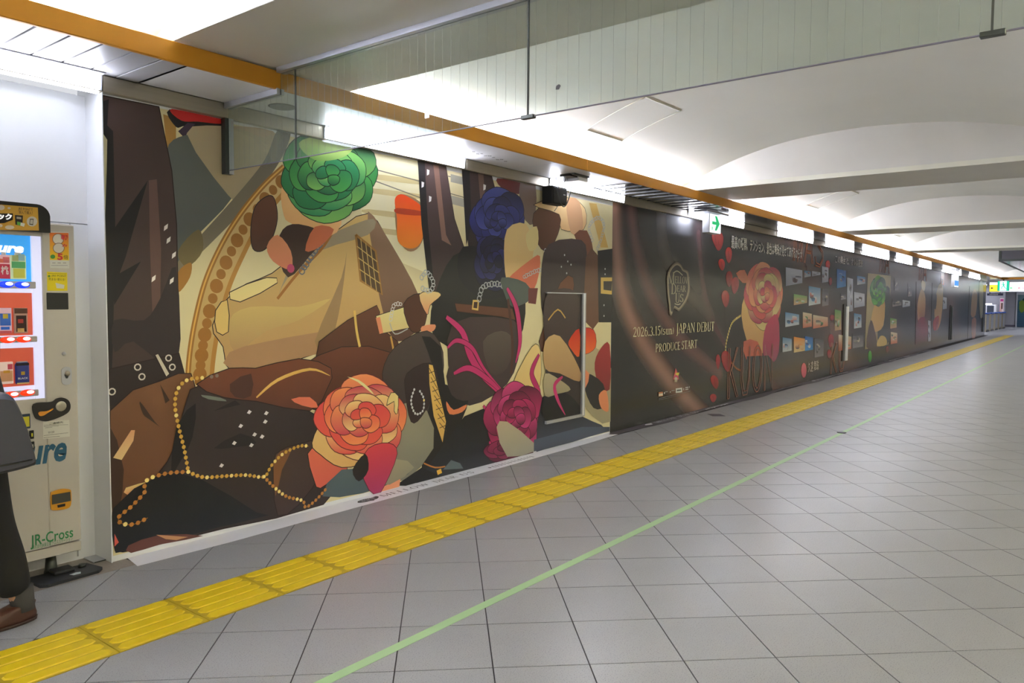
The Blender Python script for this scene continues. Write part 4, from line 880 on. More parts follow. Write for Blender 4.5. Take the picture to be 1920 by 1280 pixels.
part('tape', g2, M_GREEN, gt)
cap_ = thing('floor_stud', 'small round dark stud set beside the green floor line', 'floor stud', (8.97, -2.015, 0)); part('disc', MB().rings([(8.97, -2.015, .0012, .055, .05), (8.97, -2.015, .006, .055, .05), (8.97, -2.015, .008, .045, .04)], 16), M_BLACK, cap_)
dl = thing('floor_plate', 'small dark purple rectangular plate on the tiles by the wall', 'plate', (9.35, -.37, 0)); dz = [onZ(1326, 776), onZ(1350, 776.2), onZ(1360, 780), onZ(1336, 780)]
part('plate', MB().prism([(p_[0], p_[1]) for p_ in dz], .0005, .003, 'Z'), mat('plate_purple', (74, 64, 78), .5), dl)
wt = thing('white_floor_film', 'white floor sticker strip along the mural foot with MELLOW DEAR US in thin capitals', 'sticker', (4.5, -.1, 0))
e1, e2 = onZ(235, 1046), onZ(258, 1061)
poly = [(1.985, -.003), (1.958, -.172), (2.5, -.192), (5.2, -.176), (6.6, -.15), (7.25, -.125), (7.18, -.05), (7.3, -.003)]
part('film', MB().prism(poly, .0006, .0016, 'Z'), M_WTAPE, wt)
fl = MB()
def ftext(mb, VF, x0, x1, y0, y1, z, col=None): put2d(mb, VF, onfloor(z), x0, x1, y0, y1, col)
ftext(fl, serif2d('MELLOW', .1), 3.80, 4.30, -.122, -.062, .0019); ftext(fl, serif2d('DEAR', .1), 4.37, 4.63, -.122, -.062, .0019); ftext(fl, serif2d('US', .1), 4.69, 4.84, -.122, -.062, .0019)
part('lettering', fl, M_INK, wt, 'grey serif capitals MELLOW DEAR US')
sq = MB(); R = random.Random(2)
for k in range(13):
    x0 = 5.1+k*.047; s2 = .018
    for j in range(3): yy = -.125+j*.02; sq.box(x0+R.uniform(0, .008), x0+s2+R.uniform(0, .012), yy, yy+.007, .0016, .0019)
    sq.box(x0+.008, x0+.014, -.125, -.08, .0016, .0019)
sq.prism([(5.045, -.1), (5.06, -.12), (5.078, -.1), (5.06, -.08)], .0016, .0019, 'Z')
part('small_print', sq, M_INK, wt, kind='stuff')
fe = MB(); fe.prism(smooth([(3.575, -.10), (3.60, -.07), (3.66, -.06), (3.72, -.07), (3.775, -.062), (3.78, -.09), (3.74, -.12), (3.70, -.128), (3.69, -.142), (3.665, -.13), (3.61, -.125)], 4), .0016, .002, 'Z')
part('emblem', fe, mat('emblem_black', (52, 46, 50), .5), wt)
e3 = MB(); ftext(e3, serif2d('MELLOW'), 3.60, 3.75, -.088, -.072, .0023); ftext(e3, serif2d('DEAR US'), 3.61, 3.73, -.112, -.094, .0023); part('emblem_lettering', e3, M_WTAPE, wt)
dt = thing('dark_floor_film', 'dark wavy-edged floor sticker along the black mural with white capitals', 'sticker', (18, -.1, 0))
edge = []
for i in range(240):
    x = 7.1+i*(27.5-7.1)/239; edge.append((x, -.125-.055*math.sin((x-7.1)*2*pi/3.1-1.1)*min(1, (x-6.9)) if x > 7.3 else -.06-.3*(x-7.1)))
part('film', MB().prism([(7.2, -.003)]+edge+[(27.5, -.003)], .0004, .0013, 'Z'), M_DTAPE, dt)
dl2 = MB(); CW = M_WTAPE
for x0 in (8.0, 14.6, 21.2):
    ftext(dl2, serif2d('MELLOW', .1), x0+.25, x0+.80, -.10, -.035, .0016); ftext(dl2, serif2d('DEAR', .1), x0+.88, x0+1.2, -.10, -.035, .0016); ftext(dl2, serif2d('US', .1), x0+1.28, x0+1.45, -.10, -.035, .0016)
part('lettering', dl2, CW, dt, 'white serif capitals MELLOW DEAR US')
d3 = MB()
for x0 in (8.0, 14.6, 21.2):
    d3.prism([(x0, -.06), (x0+.06, -.03), (x0+.18, -.045), (x0+.12, -.1), (x0+.05, -.085)], .0013, .0016, 'Z')
    d3.prism([(x0+1.72, -.07), (x0+1.745, -.09), (x0+1.77, -.07), (x0+1.745, -.05)], .0013, .0016, 'Z')
    for k in range(12): d3.box(x0+1.8+k*.06, x0+1.84+k*.06, -.09+R.uniform(0, .02), -.05, .0013, .0016)
part('small_marks', d3, CW, dt, kind='stuff')

# ============================================================ HANGING GLASS SMOKE SCREEN
XG = 2.62
gs = thing('glass_smoke_screen', 'wired glass smoke screen hanging across the corridor under the nearest beam', 'glass screen', (XG, -2.2, 2.75))
PY = [(-.045, -.702), (-.708, -2.304), (-2.310, -3.98), (-3.986, -4.24)]
for i, (ya, yb) in enumerate(PY):
    zt = 2.632 if i == 0 else 2.742
    mbp = MB()
    if i == 0: mbp.prism([(ya, 2.236), (yb, 2.236), (yb, 2.742), (YF-.02, 2.742), (YF-.02, 2.628), (ya, 2.628)], XG-.0034, XG+.0034, 'X')
    else: mbp.box(XG-.0034, XG+.0034, yb, ya, 2.238, zt)
    part('glass_pane', mbp, M_GLASS, gs)
wi = MB(); y = -.10
while y > -4.2:
    zt = 2.626 if y > YF-.02 else 2.74
    wi.box(XG-.0003, XG+.0003, y-.0004, y+.0004, 2.24, zt); y -= .0535
part('wires', wi, mat('wire_grey', (150, 152, 146), .5), gs, kind='stuff')
for ya, yb in PY: part('bottom_edge', MB().box(XG-.004, XG+.004, yb, ya, 2.2335, 2.2375), mat('edge_grey', (112, 108, 124), .4), gs)
for yj in (-.705, -2.307, -3.983):
    part('joint', MB().box(XG-.004, XG+.004, yj-.003, yj+.003, 2.236, 2.742), mat('sealant', (70, 74, 70), .6), gs)
    if yj < -1: part('clip', MB().bbox(XG-.012, XG+.012, yj-.035, yj+.03, 2.226, 2.242, .002, 1), M_DARKM, gs)
part('head_channel', MB().box(XG-.03, XG-.0036, -4.24, YF-.02, 2.722, 2.7495).box(XG+.0036, XG+.03, -4.24, YF-.02, 2.722, 2.7495), M_ALU, gs)
part('side_channel', MB().box(XG-.024, XG-.0036, YF-.016, -.036, 2.606, 2.6392).box(XG+.0036, XG+.024, YF-.016, -.036, 2.606, 2.6392), M_ALU, gs)
part('wall_post', MB().box(XG-.024, XG+.03, -.045, -.003, 2.215, 2.549), M_DARKM, gs, 'dark wall post')
part('post_face', MB().box(XG+.0, XG+.03, -.049, -.045, 2.215, 2.549), M_ALU, gs)
a = onX(800, 209, XG-.006); part('sticker_scrap', MB().prism([(a[1]+.014, a[2]-.03), (a[1]-.014, a[2]-.03), (a[1]-.016, a[2]), (a[1]-.004, a[2]+.018), (a[1]+.002, a[2]+.035), (a[1]+.012, a[2]+.012)], XG-.0044, XG-.0036, 'X'), M_ALU, gs)
a = onX(1046, 163, XG-.006); part('dirt_spot', MB().prism([(a[1]+.012, a[2]-.008), (a[1]-.004, a[2]-.01), (a[1]-.013, a[2]+.004), (a[1]-.004, a[2]+.011), (a[1]+.01, a[2]+.006)], XG-.0044, XG-.0036, 'X'), mat('dirt', (84, 84, 88), .8), gs)
ds = thing('ceiling_disc', 'round grey ceiling disc on the soffit behind the glass screen', 'ceiling fitting', (2.865, -.24, 2.64)); part('disc', MB().rings([(2.865, -.24, 2.634, .075, .075), (2.865, -.24, 2.6385, .085, .085)], 24), mat('disc_grey', (128, 128, 120), .6), ds)

# speaker under the soffit with its junction gear
sp = thing('wall_speaker', 'black box loudspeaker mounted at the top of the picture mural', 'speaker', (6.05, -.08, 2.45))
part('cabinet', MB().bbox(5.90, 6.145, -.16, -.035, 2.38, 2.545, .008, 2), mat('speaker_black', (30, 31, 31), .6), sp)
part('grille', MB().bbox(5.912, 6.133, -.167, -.16, 2.392, 2.533, .003, 1), M_BLACK, sp); part('name_badge', MB().box(6.07, 6.105, -.1685, -.167, 2.47, 2.48), M_ALU, sp)
part('bracket', MB().box(5.98, 6.06, -.1, -.036, 2.545, 2.56), M_DARKM, sp)
jb = thing('junction_box', 'white plastic junction box on the soffit above the black speaker', 'box', (6.05, -.3, 2.64))
part('box_body', MB().bbox(6.04, 6.2, -.36, -.18, 2.59, 2.636, .006, 2), M_WALLW, jb)
part('gear_plate', MB().box(5.9, 6.16, -.40, -.37, 2.622, 2.638), M_DARKM, jb); part('gear_block', MB().box(5.9, 6.03, -.35, -.24, 2.615, 2.637), M_BLACK, jb)
part('lid_clip', MB().box(6.02, 6.038, -.24, -.2, 2.6, 2.63), M_ALU, jb)
cb = thing('speaker_cable', 'grey and black cables looping from the soffit to the speaker', 'cable', (6.0, -.2, 2.5))
def loop(a, b, sag, n=14): return [(a[0]+(b[0]-a[0])*t, a[1]+(b[1]-a[1])*t, a[2]+(b[2]-a[2])*t-sag*4*t*(1-t)) for t in [i/n for i in range(n+1)]]
part('black_lead', MB().tube(loop((5.94, -.175, 2.53), (6.17, -.2, 2.588), .2), .0055, 6), mat('cable_grey', (72, 76, 76), .5), cb)
part('grey_lead', MB().tube(loop((5.90, -.19, 2.635), (5.98, -.25, 2.612), .11), .0045, 6), mat('cable_pale', (128, 124, 122), .5), cb)
part('drop_wire', MB().tube([(6.12, -.17, 2.588), (6.13, -.12, 2.46), (6.11, -.06, 2.36), (6.1, -.04, 2.33)], .003, 5), mat('cable_pale'), cb)

# emergency exit signs hanging from the black soffit
def exit_sign(name, xc, L, Hs, zb, y, label, arrow=True):
    t = thing(name, label, 'sign', (xc, y, 2.6))
    part('canopy', MB().bbox(xc-.36, xc+.36, y-.09, y+.09, 2.607, 2.6335, .005, 1), M_ALU, t)
    part('hanger', MB().box(xc-.05, xc+.05, y-.03, y+.03, zb+Hs, 2.607), M_WALLW, t)
    part('case', MB().bbox(xc-L/2, xc+L/2, y-.05, y+.05, zb, zb+Hs, .006, 2), M_WALLW, t)
    part('lit_face', MB().box(xc-L/2+.008, xc+L/2-.008, y-.054, y-.05, zb+.008, zb+Hs-.008), mat('sign_lit', (236, 244, 244), .4, emit=(228, 240, 244), es=.55), t)
    gm = mat('sign_green', (20, 160, 100), .4, emit=(16, 160, 96), es=.5); yy = y-.057; zc = zb+Hs*.52; m = MB(); w = L
    if arrow:
        part('arrow', m.prism([(xc-.3*w, zc-.055*w), (xc+.06*w, zc-.055*w), (xc-.06*w, zc-.26*w), (xc+.10*w, zc-.26*w), (xc+.36*w, zc), (xc+.10*w, zc+.26*w), (xc-.06*w, zc+.26*w), (xc+.06*w, zc+.055*w), (xc-.3*w, zc+.055*w)], yy, yy+.003), gm, t)
        r_ = MB(); zr = zb+.05; xr = xc-.3*w
        r_.ball((xr, yy, zr+.035), .007, 8, (1, .2, 1)).tube([(xr, yy, zr+.026), (xr-.004, yy, zr+.008)], .005, 5).tube([(xr-.004, yy, zr+.008), (xr+.014, yy, zr-.002), (xr+.006, yy, zr-.016)], .003, 5).tube([(xr-.004, yy, zr+.008), (xr-.01, yy, zr-.01), (xr-.024, yy, zr-.012)], .003, 5).tube([(xr, yy, zr+.022), (xr+.018, yy, zr+.016)], .0025, 5)
        part('runner_mark', r_, gm, t)
    else: part('blue_band', MB().box(xc-L/2+.008, xc+L/2-.008, yy, yy+.003, zb+.05, zb+Hs*.55), mat('sign_blue', (40, 110, 190), .4, emit=(40, 120, 210), es=.6), t)
exit_sign('exit_sign', 9.46, .36, .25, 2.355, -.215, 'small white lit exit sign with green arrow hanging under the black soffit')
exit_sign('direction_sign', 30.3, .9, .42, 2.05, -.25, 'small pale blue lit sign hanging far along the black mural', False)

# ============================================================ VENDING MACHINE
YV = -.06
def V(u, v): q_ = onY(u, v, YV); return q_[0], q_[2]
vm = thing('vending_machine', 'beige drinks vending machine with lit display window, black topper and green maker name', 'vending machine', (1.2, .06, 0))
X0, X1 = .70, 1.722
part('cabinet', MB().box(X0, X1, YV+.035, .185, .125, 1.835), M_VM, vm)
wx0, wz1 = .76, V(60, 442)[1]; wx1 = V(81, 560)[0]; wz0 = V(82, 745)[1]-.004
frame = MB().bbox(wx1, X1, YV, YV+.034, .185, 1.83, .006, 2).box(X0, wx1, YV+.001, YV+.034, .185, wz0).box(X0, wx1, YV+.001, YV+.034, wz1, 1.83).box(X0, wx0, YV+.001, YV+.034, wz0, wz1)
part('door', frame, M_VM, vm)
part('kick_plate', MB().bbox(X0, X1, YV+.004, YV+.034, .128, .178, .003, 1), M_VM, vm)
ve = MB()
for k in range(9): ve.box(1.12+k*.03, 1.135+k*.03, YV+.0025, YV+.005, .17, .178)
part('vent_slots', ve, M_BLACK, vm, kind='stuff')
for xx in (X0+.08, X1-.09): part('foot', MB().rings([(xx, .10, .001, .035, .035), (xx, .10, .02, .03, .03), (xx, .10, .126, .02, .02)], 12), M_DARKM, vm)
M_LITW = mat('window_light', (206, 206, 224), .4, emit=(214, 218, 255), es=.26)
def row(za, zb, m): return part('back_panel', MB().box(wx0, wx1-.042, YV+.026, YV+.034, za, zb), m, vm)
zA = V(60, 528)[1]; zB0, zB1 = V(66, 628)[1], V(66, 549)[1]; zC0, zC1 = V(70, 722)[1], V(70, 651)[1]
row(zA, wz1, mat('panel_blue', (60, 150, 214), .4, emit=(40, 150, 230), es=.28)); row(zB0, zB1, mat('panel_orange', (206, 88, 60), .4, emit=(214, 84, 60), es=.1)); row(zC0, zC1, mat('panel_orange'))
part('light_frame', MB().box(wx1-.042, wx1, YV+.012, YV+.034, wz0, wz1).box(wx0, wx1-.042, YV+.018, YV+.034, zB1, zA).box(wx0, wx1-.042, YV+.018, YV+.034, zC1, zB0).box(wx0, wx1-.042, YV+.018, YV+.034, wz0, zC0), M_LITW, vm, 'glowing white window frame')
zs3 = []
for (a_, b_, cb_) in ((V(42, 545)[1], V(42, 526)[1], 'blue'), (V(45, 646)[1], V(45, 629)[1], 'red'), (V(50, 748)[1], V(50, 730)[1], 'red')):
    part('button_rail', MB().bbox(wx0, wx1-.03, YV+.002, YV+.018, a_+.012, b_-.004, .003, 1), mat('rail_grey', (176, 172, 170), .4), vm)
for u, v, c in ((12, 533, 'b'), (42, 534, 'b'), (15, 637, 'r'), (45, 636, 'r'), (22, 740, 'r'), (52, 736, 'r')):
    x, z = V(u, v); t = part('button', MB().ball((x, YV+.002, z), 1, 16, (.034, .012, .0165)), mat('button_blue', (24, 40, 190), .2, emit=(20, 60, 255), es=.5) if c == 'b' else mat('button_red', (150, 24, 24), .2, emit=(255, 60, 16), es=.4), vm)
    part('button_light', MB().ball((x+.009, YV-.007, z+.003), 1, 12, (.018, .006, .009)), mat('button_white', (250, 250, 250), .3, emit=(250, 250, 255), es=.6), t)
part('window_pane', MB().box(wx0, wx1-.001, YV+.0195, YV+.0215, V(42, 524)[1], wz1).box(wx0, wx1-.001, YV+.0195, YV+.0215, zB0, zB1).box(wx0, wx1-.001, YV+.0195, YV+.0215, zC0, zC1), M_PANE, vm) if False else None
lw = MB()
def vtext(mb, s, u0, u1, v0, v1, dy=.001, italic=0., bold=0., col=None, tilt=True):
    a = V(u0, v1); b = V(u1, v0); c = V(u1, v1); d = V(u0, v0)
    put2d(mb, text2d(s, italic, bold), lambda p_, q_, t: (p_, YV-dy-t, q_), a[0], b[0], (a[1]+c[1])/2, (b[1]+d[1])/2, col)
vtext(lw, 'acure', -34, 48, 459, 473, -.024, .25, .05)
part('window_logo', lw, mat('logo_white', (250, 250, 252), .4, emit=(255, 255, 255), es=.25), vm, 'white italic brand lettering on blue')
l2 = MB(); vtext(l2, 'JR-Cross', 57, 137, 995, 1021, .0008, 0, .012); part('maker_name', l2, mat('green_ink', (40, 130, 76), .5), vm, 'green lettering JR-Cross')
l2b = MB(); vtext(l2b, '株式会社JR東日本クロスステーション', 60, 136, 1013.5, 1022.5, .0008); part('maker_small_print', l2b, mat('green_ink'), vm, kind='stuff')
l3 = MB(); vtext(l3, 'acure', 4, 125, 836, 872, .0008, .25, .03); part('body_logo', l3, mat('teal_ink', (34, 92, 122), .45), vm, 'teal italic brand lettering')
# topper
tz0, tz1 = V(90, 437)[1], V(70, 384)[1]
tx = V(90, 430)[0]
part('topper', MB().prism([(X0, tz0), (tx, tz0), (tx, tz1-.055)]+[(tx-.06+.06*math.cos(a_), tz1-.06+.06*math.sin(a_)) for a_ in [i*pi/12 for i in range(1, 7)]]+[(X0, tz1)], YV-.03, YV-.001), M_BLACK, vm)
yt = YV-.0302
def VT(u, v): q_ = onY(u, v, yt); return q_[0], q_[2]
tpn = Print(yt, k=1.15)
tpn.fill([(-90, 376), (71, 389), (73, 432), (-90, 430)], (206, 160, 62), (196, 150, 60)); tpn.ell(60, 415, 10, 9.5, (206, 200, 190))
tpn.fill([(-40, 400), (24, 400), (24, 412), (8, 418), (-40, 420)], (34, 30, 28)); tpn.fill([(28, 403), (43, 404), (42, 424), (29, 421)], (50, 46, 42)); tpn.fill([(31, 406), (40, 407), (40, 411), (31, 410)], (170, 164, 150)); tpn.fill([(32, 415), (47, 419), (45, 425), (32, 421)], (214, 214, 206)); tpn.fill([(32, 415), (39, 417), (38, 423), (32, 421)], (96, 170, 70))
for e in ((2, 389, 7, 5), (17, 390, 3, 2), (18, 426, 9, 4), (1, 423, 4, 3)): tpn.ell(*e, (206, 198, 184), n=9)
tpn.fill([(56, 410), (63, 410), (62, 422), (55, 421)], (70, 66, 60)); tpn.fill([(57, 411.5), (62, 411.5), (61.3, 420), (56.2, 419.4)], (190, 186, 176))
part('topper_print', tpn.mb, M_PAPER, vm)
l4 = MB()
def ttext(mb, s, u0, u1, v0, v1, b=0.): a = VT(u0, v1); c = VT(u1, v0); put2d(mb, text2d(s, 0, b), lambda p_, q_, t: (p_, yt-.0035, q_), a[0], c[0], a[1], c[1])
ttext(l4, 'ック', -4, 22, 401, 411, .05); part('topper_white_text', l4, mat('logo_white'), vm)
l5 = MB(); ttext(l5, 'JRE POINTで', 34, 61, 391, 395); ttext(l5, '飲んで購入！', 35, 60, 396.5, 400.5); part('topper_dark_text', l5, M_BLACK, vm)
# stickers
yk = YV-.0004; st = Print(yk, k=1.1)
st.fill([(93, 434), (129, 435), (130, 503), (94, 502)], (206, 206, 200)); st.fill([(93, 436), (128.5, 436.5), (129.5, 488), (93.6, 487)], (222, 110, 50), (226, 196, 40)); st.ell(109, 448, 10.5, 10, (222, 216, 204), line=(120, 90, 70), lw=.003); st.ell(110, 465, 10.5, 9.5, (214, 206, 196), line=(120, 90, 70), lw=.003); st.ell(99, 481, 4.6, 4, (70, 140, 60))
for k in range(3): st.fill([(98+k*10, 492), (104+k*10, 492), (104+k*10, 493.5), (98+k*10, 493.5)], (150, 146, 146))
st.fill([(96, 497), (127, 497), (127, 498), (96, 498)], (150, 150, 160))
st.fill([(88, 509), (126, 511), (126.5, 545), (88.5, 545)], (220, 200, 30)); st.fill([(90, 512), (124, 513), (124, 513.8), (90, 512.8)], (150, 130, 30)); st.ell(92, 517.5, 2.4, 2.2, (90, 140, 50)); st.fill([(104, 530), (121, 534), (120, 541), (106, 540)], (214, 212, 200))
st.fill([(80.5, 789), (130, 787), (131, 818), (81, 823)], (206, 204, 194))
for k, (a_, b_) in enumerate(((82, 128), (82, 110), (84, 98))): st.fill([(a_, 796.5+k*2.6), (b_, 795.5+k*2.4), (b_, 796.1+k*2.4), (a_, 797.2+k*2.6)], (110, 108, 104))
st.fill([(82, 816), (128, 810.5), (128, 811.2), (82, 816.7)], (110, 108, 104)); st.fill([(82, 820), (112, 817), (112, 817.7), (82, 820.7)], (110, 108, 104))
part('stickers', st.mb, M_PAPER, vm)
l6 = MB(); vtext(l6, '朝', 114, 126, 440, 450, .0045, 0, .03); vtext(l6, '夕', 115.5, 125, 457, 467, .0045, 0, .03); vtext(l6, '5', 107, 117, 475, 487.5, .0045, 0, .04); part('red_sticker_text', l6, mat('red_ink', (206, 44, 50), .5), vm)
l7 = MB(); vtext(l7, '倍', 118.5, 127, 478, 486, .0045); vtext(l7, 'JRE POINT', 96, 123.5, 515.5, 519.5, .0045); vtext(l7, '貯まる! 使える!', 91, 121, 521, 526, .0045); vtext(l7, 'ご連絡先', 92, 118, 790.5, 794.5, .0045); vtext(l7, '0120', 90, 101, 808, 811.5, .0045); part('dark_sticker_text', l7, M_BLACK, vm)
# controls
a, b = V(87.5, 580), V(127.5, 549); part('reader_pad', MB().bbox(a[0], b[0], YV-.004, YV, a[1], b[1], .002, 1), M_BLACK, vm)
x, z = V(120, 663); part('door_lock', MB().rings([(0, 0, 0, .011, .011), (0, 0, .006, .009, .009)], 14).mesh('x') if False else MB().ball((x, YV, z), 1, 12, (.011, .008, .011)), M_ALU, vm)
x, z = V(124.5, 704); lp = part('lever_plate', MB().prism([(x-.024+.0*i, z) for i in range(0)]+[(x+.024*math.cos(a_), z+.026+.02*math.sin(a_)) for a_ in [i*pi/8 for i in range(9)]]+[(x-.024*math.cos(a_), z-.03-.018*math.sin(a_)) for a_ in [i*pi/8 for i in range(9)]], YV-.004, YV), M_ALU, vm)
part('return_lever', MB().ball((x+.002, YV-.01, z+.012), 1, 12, (.013, .01, .014)), M_STEEL, lp); part('lever_slot', MB().prism([(x-.012, z+.006), (x+.012, z+.006), (x+.004, z-.014), (x-.004, z-.014)], YV-.0055, YV-.004), M_DARKM, lp)
cs = [(62, 757), (95, 753), (105, 747), (116, 745), (127, 750), (131, 761), (127, 772), (112, 781), (88, 789), (73, 787), (64, 780)]
co = part('coin_slot', MB().prism(smooth([V(*q_) for q_ in cs], 4), YV-.010, YV), mat('coin_black', (34, 30, 28), .4), vm)
x, z = V(113, 761); part('coin_disc', MB().ball((x, YV-.010, z), 1, 18, (.026, .004, .026)), mat('disc_steel', (170, 164, 148), .35, metal=.5), co)
part('coin_lever', MB().prism(smooth([V(70, 774), V(74, 771), V(86, 770), V(97, 765), V(97, 767), V(88, 773), V(80, 778), V(73, 779)], 3), YV-.015, YV-.010), mat('lever_orange', (226, 150, 40), .4), co)
a, b = V(34, 805), V(56, 775); di = part('display', MB().bbox(a[0], b[0], YV-.005, YV, a[1], b[1], .002, 1), mat('display_blue', (40, 60, 84), .4), vm); a, b = V(36, 801), V(54, 780); part('display_label', MB().box(a[0], b[0], YV-.0065, YV-.005, a[1], b[1]), mat('label_yellow', (206, 196, 40), .5), di)
for (u0, u1, v0, v1, m_) in ((55, 63, 806, 823, mat('label_yellow')), (56, 64, 827, 844, mat('label_white', (190, 186, 176), .5))):
    a, b = V(u0, v1), V(u1, v0); sg = part('note_slot', MB().bbox(a[0], b[0], YV-.005, YV, a[1], b[1], .002, 1), M_BLACK, vm); part('note_label', MB().box(a[0]+.008, b[0]-.006, YV-.0062, YV-.005, a[1]+.012, b[1]-.014), m_, sg)
pk = [(94, 926), (98, 921), (115, 916), (130, 917), (132.5, 923), (132, 945), (124, 953), (100, 956), (94.5, 951)]
rp = part('return_pocket', MB().prism(smooth([V(*q_) for q_ in pk], 3), YV-.008, YV), mat('pocket_orange', (214, 150, 34), .4), vm)
part('pocket_flap', MB().prism([V(96, 927), V(130, 921), V(131, 938), V(96, 945)], YV-.012, YV-.008), mat('flap_smoke', (74, 72, 64), .15), rp); part('pocket_slot', MB().prism([V(106, 946), V(121, 943), V(121, 948), V(107, 951)], YV-.0095, YV-.008), M_BLACK, rp)
# sample drinks behind the pane
def carton(name, label, u0, u1, v0, v1, cols, word=None, wcol=None, kind='box'):
    a, b = V(u0, v1), V(u1, v0); t = thing(name, label, 'drink', ((a[0]+b[0])/2, YV+.017, a[1]), 'sample drinks in the vending window')
    w = b[0]-a[0]; h = b[1]-a[1]; xc = (a[0]+b[0])/2
    if kind == 'can':
        part('body', MB().rings([(xc, YV+.0165, a[1], w*.42, .006), (xc, YV+.0165, a[1]+.06*h, w*.5, .008), (xc, YV+.0165, a[1]+.9*h, w*.5, .008), (xc, YV+.0165, b[1], w*.42, .006)], 16), mat(label[:18], cols[0], .3), t); part('lid', MB().rings([(xc, YV+.0165, b[1], w*.4, .006), (xc, YV+.0165, b[1]+.006, w*.38, .005)], 16), M_ALU, t)
    else:
        part('body', MB().bbox(a[0], b[0], YV+.009, YV+.025, a[1], b[1]-(.1*h if kind == 'bottle' else 0), .003, 2), mat(label[:18], cols[0], .35, emit=cols[0], es=.12), t)
        if kind == 'bottle': part('cap', MB().rings([(xc, YV+.0165, b[1]-.1*h, w*.22, .007), (xc, YV+.0165, b[1], w*.22, .007)], 12), M_WALLW, t)
    pr = Print(YV+.0076, k=1.1)
    for k, (fx0, fx1, fz0, fz1, c) in enumerate(cols[1:]): pr.fill([(a[0]+fx0*w, a[1]+fz0*h), (a[0]+fx1*w, a[1]+fz0*h), (a[0]+fx1*w, a[1]+fz1*h), (a[0]+fx0*w, a[1]+fz1*h)], c, world=True)
    part('label', pr.mb, M_PAPER, t)
    if word:
        m_ = MB(); put2d(m_, text2d(word, 0, .03), lambda p_, q_, tt: (p_, YV+.0062, q_), a[0]+.15*w, a[0]+.85*w, a[1]+wcol[1]*h, a[1]+wcol[2]*h); part('word', m_, mat('word_%d' % wcol[0][0], wcol[0], .5), t)
carton('peach_drink', 'pink peach drink sample in the top blue row', 0, 19.5, 473, 522, [(226, 180, 190), (.02, .98, .0, .55, (206, 60, 90)), (.35, .95, .6, .82, (214, 110, 120)), (0, .4, .6, .75, (226, 120, 100))], '桃', ((240, 224, 226), .15, .48), 'bottle')
carton('melon_drink', 'pale green and yellow drink sample at the right of the blue row', 22, 50, 474, 523, [(196, 214, 176), (.06, .94, .42, .66, (96, 180, 120)), (.15, .9, .05, .4, (206, 206, 90)), (.1, .5, .68, .9, (170, 180, 130)), (.5, .9, .7, .95, (150, 190, 200))], None, None, 'bottle')
carton('blue_pack', 'blue and pink pack sample in the middle orange row', 0, 23, 577, 625, [(206, 170, 184), (.08, .9, .3, .78, (60, 110, 206)), (.3, .7, .58, .76, (206, 180, 70)), (.12, .8, .14, .26, (50, 110, 220)), (.0, .95, .0, .1, (206, 96, 110))])
carton('coffee_pack', 'dark brown coffee sample at the right of the middle row', 29, 53, 577, 625, [(156, 120, 104), (.12, .88, .06, .7, (54, 34, 34)), (.02, .98, .78, .98, (90, 60, 50)), (.2, .7, .05, .2, (206, 170, 110)), (.25, .65, .4, .56, (150, 50, 46))])
carton('cream_pack', 'cream and peach pack sample in the lowest orange row', 0, 26, 678, 721, [(226, 200, 190), (.08, .95, .12, .6, (214, 160, 120)), (.3, .75, .5, .62, (206, 150, 50)), (.6, .95, .66, .9, (206, 80, 100))])
carton('blue_can', 'blue can sample reading BLACK in the lowest orange row', 31, 57, 679, 720.5, [(54, 66, 150), (.05, .95, .86, .98, (40, 36, 44)), (.08, .92, .0, .06, (214, 190, 120)), (.38, .64, .42, .58, (196, 160, 60))], 'BLACK', ((206, 210, 226), .22, .31), 'can')
# rubber anchor plate at the machine foot, grey cover plate
ap = thing('anchor_plate', 'black rubber anti-tip plate on the kerb below the vending machine', 'plate', (1.66, -.05, 0))
part('pad', MB().prism([(1.49, .05), (1.50, -.11), (1.53, -.132), (1.78, -.118), (1.815, -.08), (1.79, .05)], .0008, .016, 'Z'), M_RUB, ap)
part('pad_rib', MB().bbox(1.60, 1.70, -.03, .05, .016, .034, .006, 2), M_RUB, ap); part('bolt', MB().rings([(1.75, .01, .016, .02, .02), (1.75, .01, .03, .018, .018)], 6), M_DARKM, ap)
part('pale_mark', MB().prism([(1.655, -.068), (1.69, -.06), (1.71, -.07), (1.70, -.095), (1.665, -.092)], .016, .017, 'Z'), mat('mark_white', (206, 220, 226), .5), ap)
cv = thing('cover_plate', 'thin grey metal cover plate lying on the kerb right of the machine', 'plate', (1.87, .12, 0)); part('plate', MB().bbox(1.83, 1.925-.02, .06, .185, .0005, .006, .002, 1), M_ALU, cv); part('rim', MB().box(1.835, 1.9, .057, .06, .0005, .006), M_DARKM, cv)
# ============================================================ PERSON at the left edge
def skin(name, J, bones, m, parent, sub=2, root=0):
    me = bpy.data.meshes.new(name); off = base(parent)
    me.from_pydata([tuple(Vector(j[0])-off) for j in J], [], []); me.edges.add(len(bones))
    for i, b in enumerate(bones): me.edges[i].vertices = b
    me.update(); o = bpy.data.objects.new(name, me); COL.objects.link(o)
    md = o.modifiers.new('s', 'SKIN')
    if not me.skin_vertices: me.attributes  # layer is made by the modifier
    for i, j in enumerate(J):
        sv = me.skin_vertices[0].data[i]; r = j[1]; sv.radius = (r, r) if not isinstance(r, tuple) else r; sv.use_root = i == root
    sb_ = o.modifiers.new('d', 'SUBSURF'); sb_.levels = sub; sb_.render_levels = sub
    dg = bpy.context.evaluated_depsgraph_get(); bpy.context.view_layer.update()
    nm = bpy.data.meshes.new_from_object(o.evaluated_get(dg)); o.modifiers.clear(); o.data = nm; nm.name = name
    for pl in nm.polygons: pl.use_smooth = True
    nm.materials.clear(); nm.materials.append(m); o.parent = parent; return o
